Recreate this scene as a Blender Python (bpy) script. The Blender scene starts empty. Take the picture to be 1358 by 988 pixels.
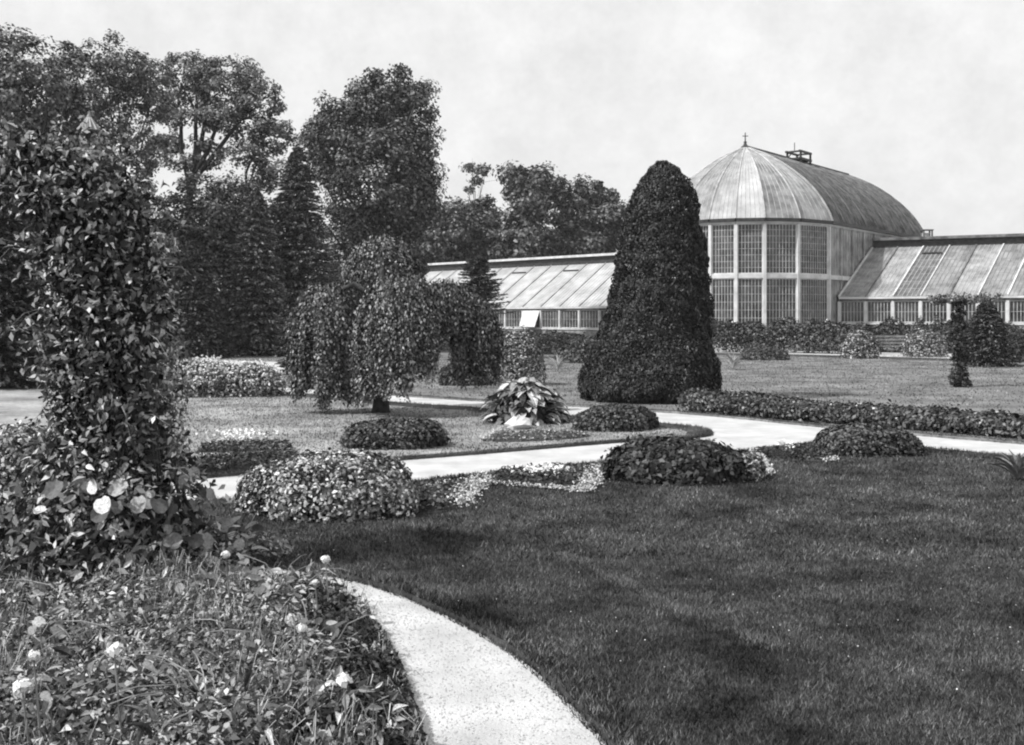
import bpy, math
import numpy as np
from mathutils import Vector, Matrix
from mathutils.geometry import tessellate_polygon

F, H, HOR, CX = 1400.0, 2.2, 420.0, 679.0     # photograph geometry: focal length in px, eye height, horizon row
C = bpy.data.collections.new('garden'); bpy.context.scene.collection.children.link(C)
rng = np.random.default_rng(7)

# ---------------------------------------------------------------- camera, light, exposure
sc = bpy.context.scene
cam = bpy.data.cameras.new('camera'); co = bpy.data.objects.new('camera', cam); C.objects.link(co)
cam.sensor_width = 36; cam.lens = 36 * F / 1358; cam.shift_y = -(494 - HOR) / 1358
cam.clip_end = 2000; cam.clip_start = 0.1
co.location = (0, 0, H); co.rotation_euler = (math.radians(90), 0, 0)
sc.camera = co
SUN_EL = math.radians(47)
SUN_AZ = math.atan2(-0.93, -0.36)              # compass bearing towards the sun (x east, y north)
w = bpy.data.worlds.new('World'); sc.world = w; w.use_nodes = True
nt = w.node_tree; nt.nodes.clear()
sky = nt.nodes.new('ShaderNodeTexSky'); sky.sky_type = 'NISHITA'; sky.sun_disc = False
sky.sun_elevation = SUN_EL; sky.sun_rotation = SUN_AZ; sky.dust_density = 6; sky.air_density = 1.6; sky.altitude = 0
bw = nt.nodes.new('ShaderNodeRGBToBW'); bg = nt.nodes.new('ShaderNodeBackground'); wo = nt.nodes.new('ShaderNodeOutputWorld')
tc = nt.nodes.new('ShaderNodeTexCoord'); ns = nt.nodes.new('ShaderNodeTexNoise'); ns.inputs['Scale'].default_value = 11; ns.inputs['Detail'].default_value = 10; ns.inputs['Roughness'].default_value = .72
mr = nt.nodes.new('ShaderNodeMapRange'); mr.inputs[1].default_value = .3; mr.inputs[2].default_value = .7; mr.inputs[3].default_value = .86; mr.inputs[4].default_value = 1.08
# overcast veil: evens the clear-sky gradient out
veil = nt.nodes.new('ShaderNodeMix'); veil.data_type = 'FLOAT'; veil.inputs[0].default_value = .8; veil.inputs[3].default_value = 8.9
mu = nt.nodes.new('ShaderNodeMath'); mu.operation = 'MULTIPLY'
L = nt.links.new
L(sky.outputs[0], bw.inputs[0]); L(bw.outputs[0], veil.inputs[2]); L(tc.outputs['Generated'], ns.inputs['Vector']); L(ns.outputs[0], mr.inputs[0])
L(veil.outputs[0], mu.inputs[0]); L(mr.outputs[0], mu.inputs[1]); L(mu.outputs[0], bg.inputs[0]); L(bg.outputs[0], wo.inputs[0])
bg.inputs[1].default_value = 0.12
sun = bpy.data.lights.new('sun', 'SUN'); sun.energy = 4.4; sun.angle = math.radians(1.2); sun.color = (1, 1, 1)
so = bpy.data.objects.new('sun', sun); C.objects.link(so)
sd = Vector((math.sin(SUN_AZ) * math.cos(SUN_EL), math.cos(SUN_AZ) * math.cos(SUN_EL), math.sin(SUN_EL)))
so.rotation_euler = sd.to_track_quat('Z', 'Y').to_euler(); so.location = sd * 60
sc.view_settings.view_transform = 'Standard'; sc.view_settings.look = 'None'; sc.view_settings.gamma = 1
sc.view_settings.exposure = 0.0
sc.cycles.pixel_filter_type = 'BLACKMAN_HARRIS'; sc.cycles.filter_width = 2.1

# ---------------------------------------------------------------- helpers
def G(px, py, z=0.0):
    Y = F * (H - z) / (py - HOR)
    return np.array([(px - CX) * Y / F, Y, z])
def at(px, py, Y): return np.array([(px - CX) * Y / F, Y, H - (py - HOR) * Y / F])
def unit(a): return a / np.maximum(np.linalg.norm(a, axis=-1, keepdims=True), 1e-9)
def base_of(o):
    l = np.zeros(3)
    while o is not None: l = l + np.array(o.location); o = o.parent
    return l
def tag(o, label=None, cat=None, group=None, kind=None):
    for k, v in (('label', label), ('category', cat), ('group', group), ('kind', kind)):
        if v: o[k] = v
    return o
def thing(name, label, cat, loc, group=None):
    o = bpy.data.objects.new(name, None); C.objects.link(o); o.empty_display_size = .2
    o.location = [float(v) for v in loc]
    return tag(o, label, cat, group)

class MB:
    def __init__(s): s.v = []; s.f = []; s.n = 0
    def add(s, v, f):
        v = np.asarray(v, float).reshape(-1, 3); s.v.append(v); s.f += [tuple(i + s.n for i in q) for q in f]; s.n += len(v)
    def box8(s, p): s.add(p, [(0,3,2,1),(4,5,6,7),(0,1,5,4),(1,2,6,5),(2,3,7,6),(3,0,4,7)])
    def bar(s, a, b, u, v):       # beam from a to b with half extents u, v (vectors)
        a, b, u, v = map(np.asarray, (a, b, u, v))
        s.box8([a-u-v, a+u-v, a+u+v, a-u+v, b-u-v, b+u-v, b+u+v, b-u+v])
    def beam(s, a, b, w, h, up=(0,0,1)):
        a, b = np.asarray(a, float), np.asarray(b, float); d = unit(b - a); up = np.asarray(up, float)
        side = unit(np.cross(d, up)); u2 = np.cross(side, d); s.bar(a, b, side * w / 2, u2 * h / 2)
    def box(s, c, x, y, z): c = np.asarray(c, float); s.bar(c - [0,0,z/2], c + [0,0,z/2], [x/2,0,0], [0,y/2,0])
    def tube(s, pts, rad, n=8):
        pts = np.asarray(pts, float); k = len(pts); rad = np.broadcast_to(rad, k)
        ref = np.array([0.31, 0.95, 0.05]); vs = []
        for i in range(k):
            d = unit(pts[min(i+1, k-1)] - pts[max(i-1, 0)]); a = np.cross(d, ref)
            if np.linalg.norm(a) < .05: a = np.cross(d, [1, 0, 0])
            a = unit(a); b = np.cross(d, a); t = np.arange(n) * 2 * math.pi / n
            vs.append(pts[i] + rad[i] * (np.cos(t)[:, None] * a + np.sin(t)[:, None] * b))
        f = [(i*n+j, i*n+(j+1) % n, (i+1)*n+(j+1) % n, (i+1)*n+j) for i in range(k-1) for j in range(n)]
        f += [tuple(range(n))[::-1], tuple((k-1)*n + j for j in range(n))]
        s.add(np.concatenate(vs), f)
    def lathe(s, c, prof, n=20):
        c = np.asarray(c, float); t = np.arange(n) * 2 * math.pi / n
        vs = [c + np.stack([r*np.cos(t), r*np.sin(t), np.full(n, z)], 1) for r, z in prof]; k = len(prof)
        s.add(np.concatenate(vs), [(i*n+j, i*n+(j+1) % n, (i+1)*n+(j+1) % n, (i+1)*n+j) for i in range(k-1) for j in range(n)])
    def build(s, name, mat, parent=None, loc=None, smooth=False):
        v = np.concatenate(s.v); me = bpy.data.meshes.new(name)
        o = bpy.data.objects.new(name, me); C.objects.link(o)
        if parent is not None: o.parent = parent; v = v - base_of(parent)
        elif loc is not None: o.location = [float(q) for q in loc]; v = v - np.asarray(loc)
        me.from_pydata(v.tolist(), [], s.f); me.materials.append(mat)
        if smooth: me.polygons.foreach_set('use_smooth', [True] * len(me.polygons))
        me.update(); return o

def fast_mesh(name, V, nper, mat, parent=None, loc=None, smooth=False):
    """V: (faces*nper,3) world vertices, every nper consecutive ones one face"""
    n = len(V); nf = n // nper; me = bpy.data.meshes.new(name); o = bpy.data.objects.new(name, me); C.objects.link(o)
    if parent is not None: o.parent = parent; V = V - base_of(parent)
    elif loc is not None: o.location = [float(q) for q in loc]; V = V - np.asarray(loc)
    me.vertices.add(n); me.loops.add(n); me.polygons.add(nf)
    me.vertices.foreach_set('co', V.astype(np.float32).ravel()); me.loops.foreach_set('vertex_index', np.arange(n, dtype=np.int32))
    me.polygons.foreach_set('loop_start', np.arange(0, n, nper, dtype=np.int32))
    me.polygons.foreach_set('loop_total', np.full(nf, nper, dtype=np.int32))
    me.materials.append(mat); me.update(calc_edges=True); return o

def leaf_quads(P, N, Ln, Wd, D=None, fold=.12):
    n = len(P); N = unit(N)
    if D is None: D = rng.normal(size=(n, 3))
    D = unit(D - (D * N).sum(1)[:, None] * N); S = np.cross(N, D)
    Ln = np.broadcast_to(Ln, n)[:, None]; Wd = np.broadcast_to(Wd, n)[:, None]
    up = N * Ln * fold
    V = np.stack([P - D*Ln*.5, P + S*Wd*.5 + up, P + D*Ln*.5 - up*.6, P - S*Wd*.5 + up], 1)
    return V.reshape(-1, 3)
def leaves(name, P, N, Ln, Wd, mat, parent=None, D=None, loc=None, fold=.12):
    o = fast_mesh(name, leaf_quads(P, N, Ln, Wd, D, fold), 4, mat, parent, loc); o['kind'] = 'stuff'; return o

# ---------------------------------------------------------------- materials (the place is known only in greys)
def mat(name, g0, g1, scale=3.0, rough=.7, bump=0.0, bscale=40., island=False, spec=.3, detail=6, vec='Object', lo=.35, hi=.65, metal=0):
    m = bpy.data.materials.new(name); m.use_nodes = True; t = m.node_tree; b = t.nodes['Principled BSDF']
    tcn = t.nodes.new('ShaderNodeTexCoord'); r = t.nodes.new('ShaderNodeMapRange')
    r.inputs[1].default_value = lo; r.inputs[2].default_value = hi; r.inputs[3].default_value = g0; r.inputs[4].default_value = g1
    if island:
        gi = t.nodes.new('ShaderNodeNewGeometry'); pw = t.nodes.new('ShaderNodeMath'); pw.operation = 'POWER'; pw.inputs[1].default_value = 2.6
        t.links.new(gi.outputs['Random Per Island'], pw.inputs[0]); t.links.new(pw.outputs[0], r.inputs[0]); r.inputs[1].default_value = 0; r.inputs[2].default_value = 1
    else:
        nz = t.nodes.new('ShaderNodeTexNoise'); nz.inputs['Scale'].default_value = scale; nz.inputs['Detail'].default_value = detail; nz.inputs['Roughness'].default_value = .62
        t.links.new(tcn.outputs[vec], nz.inputs['Vector']); t.links.new(nz.outputs[0], r.inputs[0])
    t.links.new(r.outputs[0], b.inputs['Base Color'])
    b.inputs['Roughness'].default_value = rough; b.inputs['Specular IOR Level'].default_value = spec; b.inputs['Metallic'].default_value = metal
    if bump:
        n2 = t.nodes.new('ShaderNodeTexNoise'); n2.inputs['Scale'].default_value = bscale; n2.inputs['Detail'].default_value = 5
        bp = t.nodes.new('ShaderNodeBump'); bp.inputs['Strength'].default_value = bump; bp.inputs['Distance'].default_value = .03
        t.links.new(tcn.outputs[vec], n2.inputs['Vector']); t.links.new(n2.outputs[0], bp.inputs['Height']); t.links.new(bp.outputs[0], b.inputs['Normal'])
    return m
M = dict(
    paint=mat('white_paint', .5, .74, 1.5, .6, .2, 20),
    oldpaint=mat('weathered_paint', .3, .6, 2.5, .7, .3, 20),
    dark=mat('dark_iron', .02, .06, 4, .5, .1, 30),
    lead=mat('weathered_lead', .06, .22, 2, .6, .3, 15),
    glass=mat('dim_glass', .012, .1, .9, .12, .05, 3, spec=.5),
    wash=mat('whitewashed_glass', .17, .42, 1.1, .35, .1, 8, spec=.5),
    washL=mat('bright_whitewashed_glass', .36, .58, .8, .4, .1, 6, spec=.5),
    washR=mat('streaked_whitewashed_glass', .13, .33, 1.3, .35, .2, 9, spec=.5),
    washD=mat('dirty_glass', .05, .18, 2.2, .35, .3, 9, spec=.5),
    lichen_shade=mat('shaded_lichened_glass', .025, .2, 1.3, .75, .5, 14, spec=.15, lo=.4, hi=.66, detail=12),  # lichen mottling, plus the shade of the dome's far-from-sun side in the colour
    stone=mat('pale_stone', .45, .65, 6, .8, .4, 30),
    brick=mat('old_wall', .16, .34, 3, .85, .4, 18),
    soil=mat('soil', .02, .06, 12, .95, .6, 40),
    bark=mat('bark', .02, .07, 9, .9, .6, 20),
    wood=mat('grey_wood', .12, .3, 6, .7, .4, 25),
    path=mat('gravel', .4, .62, 1.6, .95, .5, 70, detail=14, lo=.3, hi=.7),
    lawn=mat('lawn', .025, .075, .55, .95, .8, 60, detail=12),
    grass=mat('grass_blades', .02, .2, island=True, rough=.7),
    pale_grass=mat('pale_grass', .12, .3, island=True, rough=.7),
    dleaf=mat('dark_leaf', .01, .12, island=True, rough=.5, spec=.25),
    conif=mat('needle_sprays', .03, .32, island=True, rough=.6, spec=.2),
    spray=mat('pale_needle_sprays', .05, .55, island=True, rough=.6, spec=.2),
    yew=mat('yew_leaf', .008, .11, island=True, rough=.55, spec=.2),
    mleaf=mat('mid_leaf', .01, .19, island=True, rough=.5, spec=.3),
    tleaf=mat('tree_leaf', .07, .42, island=True, rough=.6, spec=.2),
    bleaf=mat('bright_leaf', .02, .68, island=True, rough=.42, spec=.4),  # light leaves; the palest random tones stand in for sun highlights
    wleaf=mat('weeping_leaf', .015, .42, island=True, rough=.5, spec=.3),  # pale end of the leaf tones painted in as highlights
    pleaf=mat('pale_leaf', .35, .85, island=True, rough=.6),
    bedleaf=mat('bed_leaf', .05, .6, island=True, rough=.5, spec=.3),
    painted_glint=mat('painted_glint_leaf', .015, .8, island=True, rough=.4, spec=.4),  # near-white random leaves: sun glints put into the leaf colour
    pebble=mat('pebbles', .36, .6, 20, .9),
    white=mat('white_petal', .66, .85, island=True, rough=.6),
)
# lawn: two scales of mottling
def tune_lawn():
    t = M['lawn'].node_tree; b = t.nodes['Principled BSDF']; r = [n for n in t.nodes if n.type == 'MAP_RANGE'][0]
    tcn = [n for n in t.nodes if n.type == 'TEX_COORD'][0]
    f = t.nodes.new('ShaderNodeTexNoise'); f.inputs['Scale'].default_value = 9; f.inputs['Detail'].default_value = 8; f.inputs['Roughness'].default_value = .8
    mm = t.nodes.new('ShaderNodeMapRange'); mm.inputs[1].default_value = .3; mm.inputs[2].default_value = .7; mm.inputs[3].default_value = .45; mm.inputs[4].default_value = 1.6
    x = t.nodes.new('ShaderNodeMath'); x.operation = 'MULTIPLY'
    t.links.new(tcn.outputs['Object'], f.inputs['Vector']); t.links.new(f.outputs[0], mm.inputs[0]); t.links.new(r.outputs[0], x.inputs[0]); t.links.new(mm.outputs[0], x.inputs[1]); t.links.new(x.outputs[0], b.inputs['Base Color'])
tune_lawn()
def tune_grass():
    t = M['grass'].node_tree; b = t.nodes['Principled BSDF']; r = [n for n in t.nodes if n.type == 'MAP_RANGE'][0]; tcn = [n for n in t.nodes if n.type == 'TEX_COORD'][0]
    f = t.nodes.new('ShaderNodeTexNoise'); f.inputs['Scale'].default_value = 1.1; f.inputs['Detail'].default_value = 9; f.inputs['Roughness'].default_value = .7
    mm = t.nodes.new('ShaderNodeMapRange'); mm.inputs[1].default_value = .38; mm.inputs[2].default_value = .66; mm.inputs[3].default_value = .14; mm.inputs[4].default_value = 2.0
    x = t.nodes.new('ShaderNodeMath'); x.operation = 'MULTIPLY'
    t.links.new(tcn.outputs['Object'], f.inputs['Vector']); t.links.new(f.outputs[0], mm.inputs[0]); t.links.new(r.outputs[0], x.inputs[0]); t.links.new(mm.outputs[0], x.inputs[1]); t.links.new(x.outputs[0], b.inputs['Base Color'])
tune_grass()
for nm, g0, g1 in (('drygrass', .08, .5), ('midgrass', .05, .32)):
    M[nm] = M['grass'].copy(); M[nm].name = nm; r = [n for n in M[nm].node_tree.nodes if n.type == 'MAP_RANGE' and abs(n.inputs[4].default_value-.2) < 1e-4][0]; r.inputs[3].default_value = g0; r.inputs[4].default_value = g1
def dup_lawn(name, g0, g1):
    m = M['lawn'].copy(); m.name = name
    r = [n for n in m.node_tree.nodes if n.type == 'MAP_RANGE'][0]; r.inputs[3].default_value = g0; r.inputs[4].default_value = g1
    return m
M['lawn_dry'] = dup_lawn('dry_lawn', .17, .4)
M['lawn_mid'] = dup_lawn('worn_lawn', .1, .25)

# ---------------------------------------------------------------- ground and paths
def smooth(pts, k=6, closed=False):
    p = np.array(pts, float); n = len(p); out = []
    for i in range(n - (0 if closed else 1)):
        a, b, c, d = (p[(i-1) % n] if closed or i else p[0]), p[i], p[(i+1) % n], (p[(i+2) % n] if closed or i+2 < n else p[-1])
        for j in range(k):
            t = j / k; out.append(.5*((2*b) + (c-a)*t + (2*a-5*b+4*c-d)*t*t + (3*b-3*c+d-a)*t**3))
    if not closed: out.append(p[-1])
    return np.array(out)
def world_line(pp, k=6):
    w_ = np.array([G(x, y)[:2] for x, y in pp]); return smooth(w_, k)
def sheet(name, poly2, z, m, thick=0):
    pl = [Vector((p[0], p[1], 0)) for p in poly2]; tr = tessellate_polygon([pl])
    mb = MB(); mb.add([(p.x, p.y, z) for p in pl], [t for t in tr]); o = mb.build(name, m)
    me = o.data
    import bmesh
    bm = bmesh.new(); bm.from_mesh(me); bmesh.ops.recalc_face_normals(bm, faces=bm.faces)
    if sum(f.normal.z for f in bm.faces) < 0: bmesh.ops.reverse_faces(bm, faces=bm.faces)
    bm.to_mesh(me); bm.free(); return o
def inside(P, poly):
    x, y = P[:, 0], P[:, 1]; r = np.zeros(len(P), bool); n = len(poly); j = n - 1
    for i in range(n):
        xi, yi, xj, yj = *poly[i], *poly[j]
        c = ((yi > y) != (yj > y)) & (x < (xj-xi)*(y-yi)/(yj-yi+1e-12)+xi); r ^= c; j = i
    return r
mb = MB(); mb.add([(-900,-60,0),(900,-60,0),(900,1500,0),(-900,1500,0)], [(0,1,2,3)])
tag(mb.build('ground', M['lawn']), kind='structure')

lower = world_line([(120,676),(290,667),(330,663),(520,645),(640,632),(740,622),(820,613),(905,606),(990,600),(1045,594),(1100,588),(1150,590),(1212,595),(1280,602),(1340,608),(1500,626),(1700,650)])
upper = world_line([(1700,618),(1500,602),(1358,590),(1200,577),(1095,568),(960,554),(870,547),(765,540),(640,533),(520,525),(440,519),(365,514),(250,509),(100,505),(-200,500)])
island = world_line([(-200,506),(100,512),(250,515),(365,521),(440,527),(520,535),(640,543),(760,553),(870,563),(915,567),(938,571),(944,575),(930,581),(820,588),(640,603),(500,614),(400,623),(265,636),(120,648)])
main_poly = np.concatenate([lower, upper, island])
tag(sheet('path', main_poly, .006, M['path']), kind='structure')
fr = world_line([(-500,733),(-100,738),(150,744),(330,751),(430,764),(500,780),(580,812),(660,855),(720,900),(770,950),(803,988),(850,1070),(900,1250)])
fl = world_line([(560,1250),(572,1070),(562,988),(545,930),(520,870),(480,812),(420,785),(330,776),(150,770),(-100,766),(-500,762)])
front_poly = np.concatenate([fr, fl])
tag(sheet('path', front_poly, .006, M['path']), kind='structure')
house_poly = world_line([(780,467),(960,468),(1100,471),(1240,475),(1500,481),(1700,484),(1700,474),(1500,472),(1240,469),(1100,466.5),(960,465),(780,464.5)], 2)
tag(sheet('terrace_path', house_poly, .006, M['path']), kind='structure')
side_poly = world_line([(100,487),(230,486),(365,491),(372,487),(365,480),(230,477),(100,478)], 2)
tag(sheet('side_path', side_poly, .006, M['path']), kind='structure')
# drier lawns between and beyond the paths
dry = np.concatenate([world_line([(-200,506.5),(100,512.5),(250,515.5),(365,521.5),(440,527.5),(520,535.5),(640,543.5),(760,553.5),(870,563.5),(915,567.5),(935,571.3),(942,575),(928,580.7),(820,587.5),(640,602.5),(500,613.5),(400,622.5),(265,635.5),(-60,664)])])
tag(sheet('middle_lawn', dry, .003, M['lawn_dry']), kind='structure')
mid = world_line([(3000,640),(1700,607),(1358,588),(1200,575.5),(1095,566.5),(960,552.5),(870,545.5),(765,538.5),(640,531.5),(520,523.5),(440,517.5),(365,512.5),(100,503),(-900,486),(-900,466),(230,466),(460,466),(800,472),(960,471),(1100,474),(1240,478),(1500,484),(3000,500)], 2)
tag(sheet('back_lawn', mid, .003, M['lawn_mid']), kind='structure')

# raised turf edges along the paths: a 5 cm cut lip falling back into the lawn
def turf_edge(line, side, m, h=.05, back=.28):
    d = unit(np.gradient(line, axis=0)); nrm = np.stack([-d[:, 1], d[:, 0]], 1) * side
    k = len(line); jit = rng.normal(scale=.012, size=k)[:, None]
    a = line + nrm * (.0 + jit); b = line + nrm * (.02 + jit); c = line + nrm * back
    hh = h * rng.uniform(.75, 1.15, k)
    V = np.concatenate([np.c_[a, np.full(k, -.01)], np.c_[b, hh], np.c_[c, np.full(k, .0)]])
    f = []
    for i in range(k-1):
        f += [(i, i+1, k+i+1, k+i), (k+i, k+i+1, 2*k+i+1, 2*k+i)]
    mb = MB(); mb.add(V, f); tag(mb.build('turf_edge', m), kind='structure')
def trim(l, ymax=60, ymin=0): return l[(l[:, 1] < ymax) & (l[:, 1] > ymin)]
turf_edge(lower, -1, M['lawn']); turf_edge(trim(upper), -1, M['lawn_mid']); turf_edge(trim(island, 45), -1, M['lawn'], back=.5)
turf_edge(fr, 1, M['lawn'])

# ---------------------------------------------------------------- palm house
K = 1.12
ax = np.array([.63, .78, 0]); ax /= np.linalg.norm(ax); nn = np.array([ax[1], -ax[0], 0])
A = np.array([16.58, 75.04, 0]); R = 6.16; LEN = 19.04
ZT, ZE, ZM, ZB = 14.26, 8.45, 4.87, .55
UP = np.array([0, 0, 1.])
ph = thing('palm_house', 'large domed glass palm house with tall white framed windows, between the two low glasshouse wings', 'greenhouse', A)
def ring(th): return A + R * np.array([math.cos(math.radians(th)), math.sin(math.radians(th)), 0])
th0 = math.degrees(math.atan2(nn[1], nn[0]))
TH = [th0, -69, -91, -108, -124, -145, -165, -190, -219.0 + (th0 + 39)]
plan = [ring(t) for t in TH]; plan[0] = A + nn * R; plan[-1] = A - nn * R
NS = 9
side_r = [A + nn*R + ax*LEN*i/NS for i in range(NS+1)]
side_l = [A - nn*R + ax*LEN*i/NS for i in range(NS+1)]
Bc = A + ax*LEN
far = [Bc + R*(nn*math.cos(a) + ax*math.sin(a)) for a in np.linspace(0, math.pi, 8)]
def window(parent, a, b, z0, z1, out, nb, pane, nh=0, bw_=.035, fw=.07, inset=.06, barm=None, framem=None):
    a, b = np.asarray(a), np.asarray(b); d = unit(b-a); w_ = np.linalg.norm(b-a)
    fm = MB(); o2 = -out * inset
    for p in (a + d*fw/2, b - d*fw/2): fm.bar(p+o2+UP*z0, p+o2+UP*z1, d*fw/2, out*.03)
    for z in (z0+fw/2, z1-fw/2): fm.bar(a+d*fw+o2+UP*z, b-d*fw+o2+UP*z, UP*fw/2, out*.028)
    fo = fm.build('window', framem or M['paint'], parent)
    pm = MB(); q = o2 - out*.02; pm.bar(a+d*fw*.9+q+UP*(z0+z1)/2, b-d*fw*.9+q+UP*(z0+z1)/2, UP*((z1-z0)/2-fw*.9), out*.006); pm.build('pane', pane, fo)
    gm = MB()
    for i in range(1, nb):
        p = a + d*(fw+(w_-2*fw)*i/nb) + o2; gm.bar(p+UP*(z0+fw), p+UP*(z1-fw), d*bw_/2, out*.016)
    for i in range(1, nh+1):
        z = z0+(z1-z0)*i/(nh+1); gm.bar(a+d*fw+o2+UP*z, b-d*fw+o2+UP*z, UP*.011, out*.012)
    gm.build('glazing_bar', barm or M['oldpaint'], fo); return fo
def wall_run(pts, pane, nbars, centre):
    fmat = M['paint'] if pane is M['glass'] else M['wash']; pw = .1 if pane is M['glass'] else .06
    for i in range(len(pts)-1):
        a, b = pts[i], pts[i+1]; d = unit(b-a); out = np.array([d[1], -d[0], 0]);
        if np.dot(out, (a+b)/2 - centre) < 0: out = -out
        nb = max(3, round(np.linalg.norm(b-a)/nbars)); g = d*.09
        window(ph, a+g, b-g, ZM+.14, ZE-.14, out, nb, pane, nh=7, framem=fmat, barm=M['oldpaint'] if pw == .1 else M['wash'])
        window(ph, a+g, b-g, ZB, ZM-.14, out, nb, pane, nh=7, framem=fmat, barm=M['oldpaint'] if pw == .1 else M['wash'])
        m = MB(); m.bar(a+UP*ZM, b+UP*ZM, UP*.14, out*.07); m.build('transom', M['paint'], ph)
        m = MB(); m.bar(a+UP*(ZE-.07), b+UP*(ZE-.07), UP*.07, out*.08); m.build('head_rail', M['paint'], ph)
        m = MB(); m.bar(a+UP*(ZB/2-.05), b+UP*(ZB/2-.05), UP*(ZB/2+.05), out*.14); m.build('plinth', M['stone'], ph)
        m = MB(); m.bar(a+out*.12+UP*(ZE+.09), b+out*.12+UP*(ZE+.09), UP*.1, out*.16); m.build('gutter', M['dark'], ph)
    for a in pts[1:-1] if len(pts) != 9 else pts:
        o = unit(a - centre) ; m = MB(); t = np.array([-o[1], o[0], 0]); m.bar(a - UP*.0, a + UP*(ZE-.16), t*pw, o*(pw+.01)); m.build('post', fmat, ph)
wall_run(plan, M['glass'], .26, A)
wall_run(side_r, M['wash'], .5, A+ax*LEN/2); wall_run(side_l, M['wash'], .5, A+ax*LEN/2); wall_run(far, M['wash'], .5, Bc)
PR = smooth([(1.035,0),(1.0,.1),(.945,.21),(.86,.35),(.71,.53),(.46,.745),(.22,.895),(0.0,1.0)], 2)
def gore(c0, a, c1, b, m, nlap=1, inner=True, ribw=.09, ribm=None):
    """roof panel between eave points a,b and crown points c0,c1"""
    va = [c0 + (a-c0)*r + UP*(ZE+.17+(ZT-ZE-.17)*h) for r, h in PR]; vb = [c1 + (b-c1)*r + UP*(ZE+.17+(ZT-ZE-.17)*h) for r, h in PR]
    mb = MB(); k = len(PR); V = np.array(va+vb)
    mb.add(V, [(i, i+1, k+i+1, k+i) for i in range(k-1)]); po = mb.build('roof_panel', m, ph)
    # thin glazing bars up the panel, one sub-part
    gb = MB(); nb = 6
    for j in range(1, nb):
        t = j/nb; L_ = [va[i]*(1-t)+vb[i]*t for i in range(k - (2 if np.allclose(c0, c1) else 0))]; gb.tube([p+UP*.01 for p in L_], .022, 4)
    gb.build('glazing_bar', M['oldpaint'] if m is not M['lichen_shade'] else M['lead'], po)
    rb = MB(); out = unit((a-c0)); rb.tube([p + out*.02+UP*.02 for p in va], ribw, 5); rb.build('rib', ribm or M['paint'], ph)
for i in range(len(plan)-1): gore(A, plan[i], A, plan[i+1], [M['wash'], M['washR'], M['washL'], M['wash'], M['washR'], M['wash'], M['wash'], M['wash']][i], ribw=.1 if i == 0 else .05, ribm=M['paint'] if i in (0,) else M['oldpaint'])
for i in range(NS):
    gore(A+ax*LEN*i/NS, side_r[i], A+ax*LEN*(i+1)/NS, side_r[i+1], M['lichen_shade'], ribw=.04 if i else .1, ribm=M['lead'] if i else M['paint'])
    gore(A+ax*LEN*(i+1)/NS, side_l[i+1], A+ax*LEN*i/NS, side_l[i], M['lichen_shade'], ribw=.04, ribm=M['lead'])
for i in range(7): gore(Bc, far[i], Bc, far[i+1], M['lichen_shade'], ribw=.05, ribm=M['lead'])
m = MB(); m.beam(A+UP*(ZT+.03), Bc+UP*(ZT+.03), .3, .14); m.build('ridge_cap', M['dark'], ph)
m = MB(); m.lathe(A+UP*ZT, [(.34,-.1),(.3,.02),(.14,.14),(.09,.3),(.13,.36),(.045,.42),(.035,1.0),(.0,1.05)], 12); m.beam(A+UP*(ZT+.78)-[.2,0,0], A+UP*(ZT+.78)+[.2,0,0], .05, .05, (0,1,0)); m.build('finial', M['dark'], ph)
# access platform on the ridge
pc = A + ax*LEN*.48 - UP*.12; pl = MB(); e1, e2 = ax, nn
for s1 in (-1, 1):
    for s2 in (-1, 1): pl.beam(pc+e1*s1*.9+e2*s2*.55+UP*(ZT-.1), pc+e1*s1*.9+e2*s2*.55+UP*(ZT+.8), .14, .14, (0,1,0))
for z, w_ in ((.25,.16),(.8,.15)):
    for s2 in (-1, 1): pl.beam(pc-e1*1.15+e2*s2*.55+UP*(ZT+z), pc+e1*1.05+e2*s2*.55+UP*(ZT+z), w_, w_)
    for s1 in (-1, 1): pl.beam(pc+e1*s1*.9-e2*.55+UP*(ZT+z), pc+e1*s1*.9+e2*.55+UP*(ZT+z), w_*.9, w_*.9)
pl.beam(pc-e1*.9+UP*(ZT+.2), pc+e1*.9+UP*(ZT+.2), 1.0, .08); pl.beam(pc-e1*.8+UP*(ZT+.9), pc-e1*.8+UP*(ZT+1.5), .05, .05, (0,1,0))
pl.beam(pc-e1*.9-e2*.55+UP*(ZT+.3), pc+e1*.1-e2*.55+UP*(ZT+.95), .06, .06)
pl.build('roof_platform', M['dark'], ph)

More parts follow.
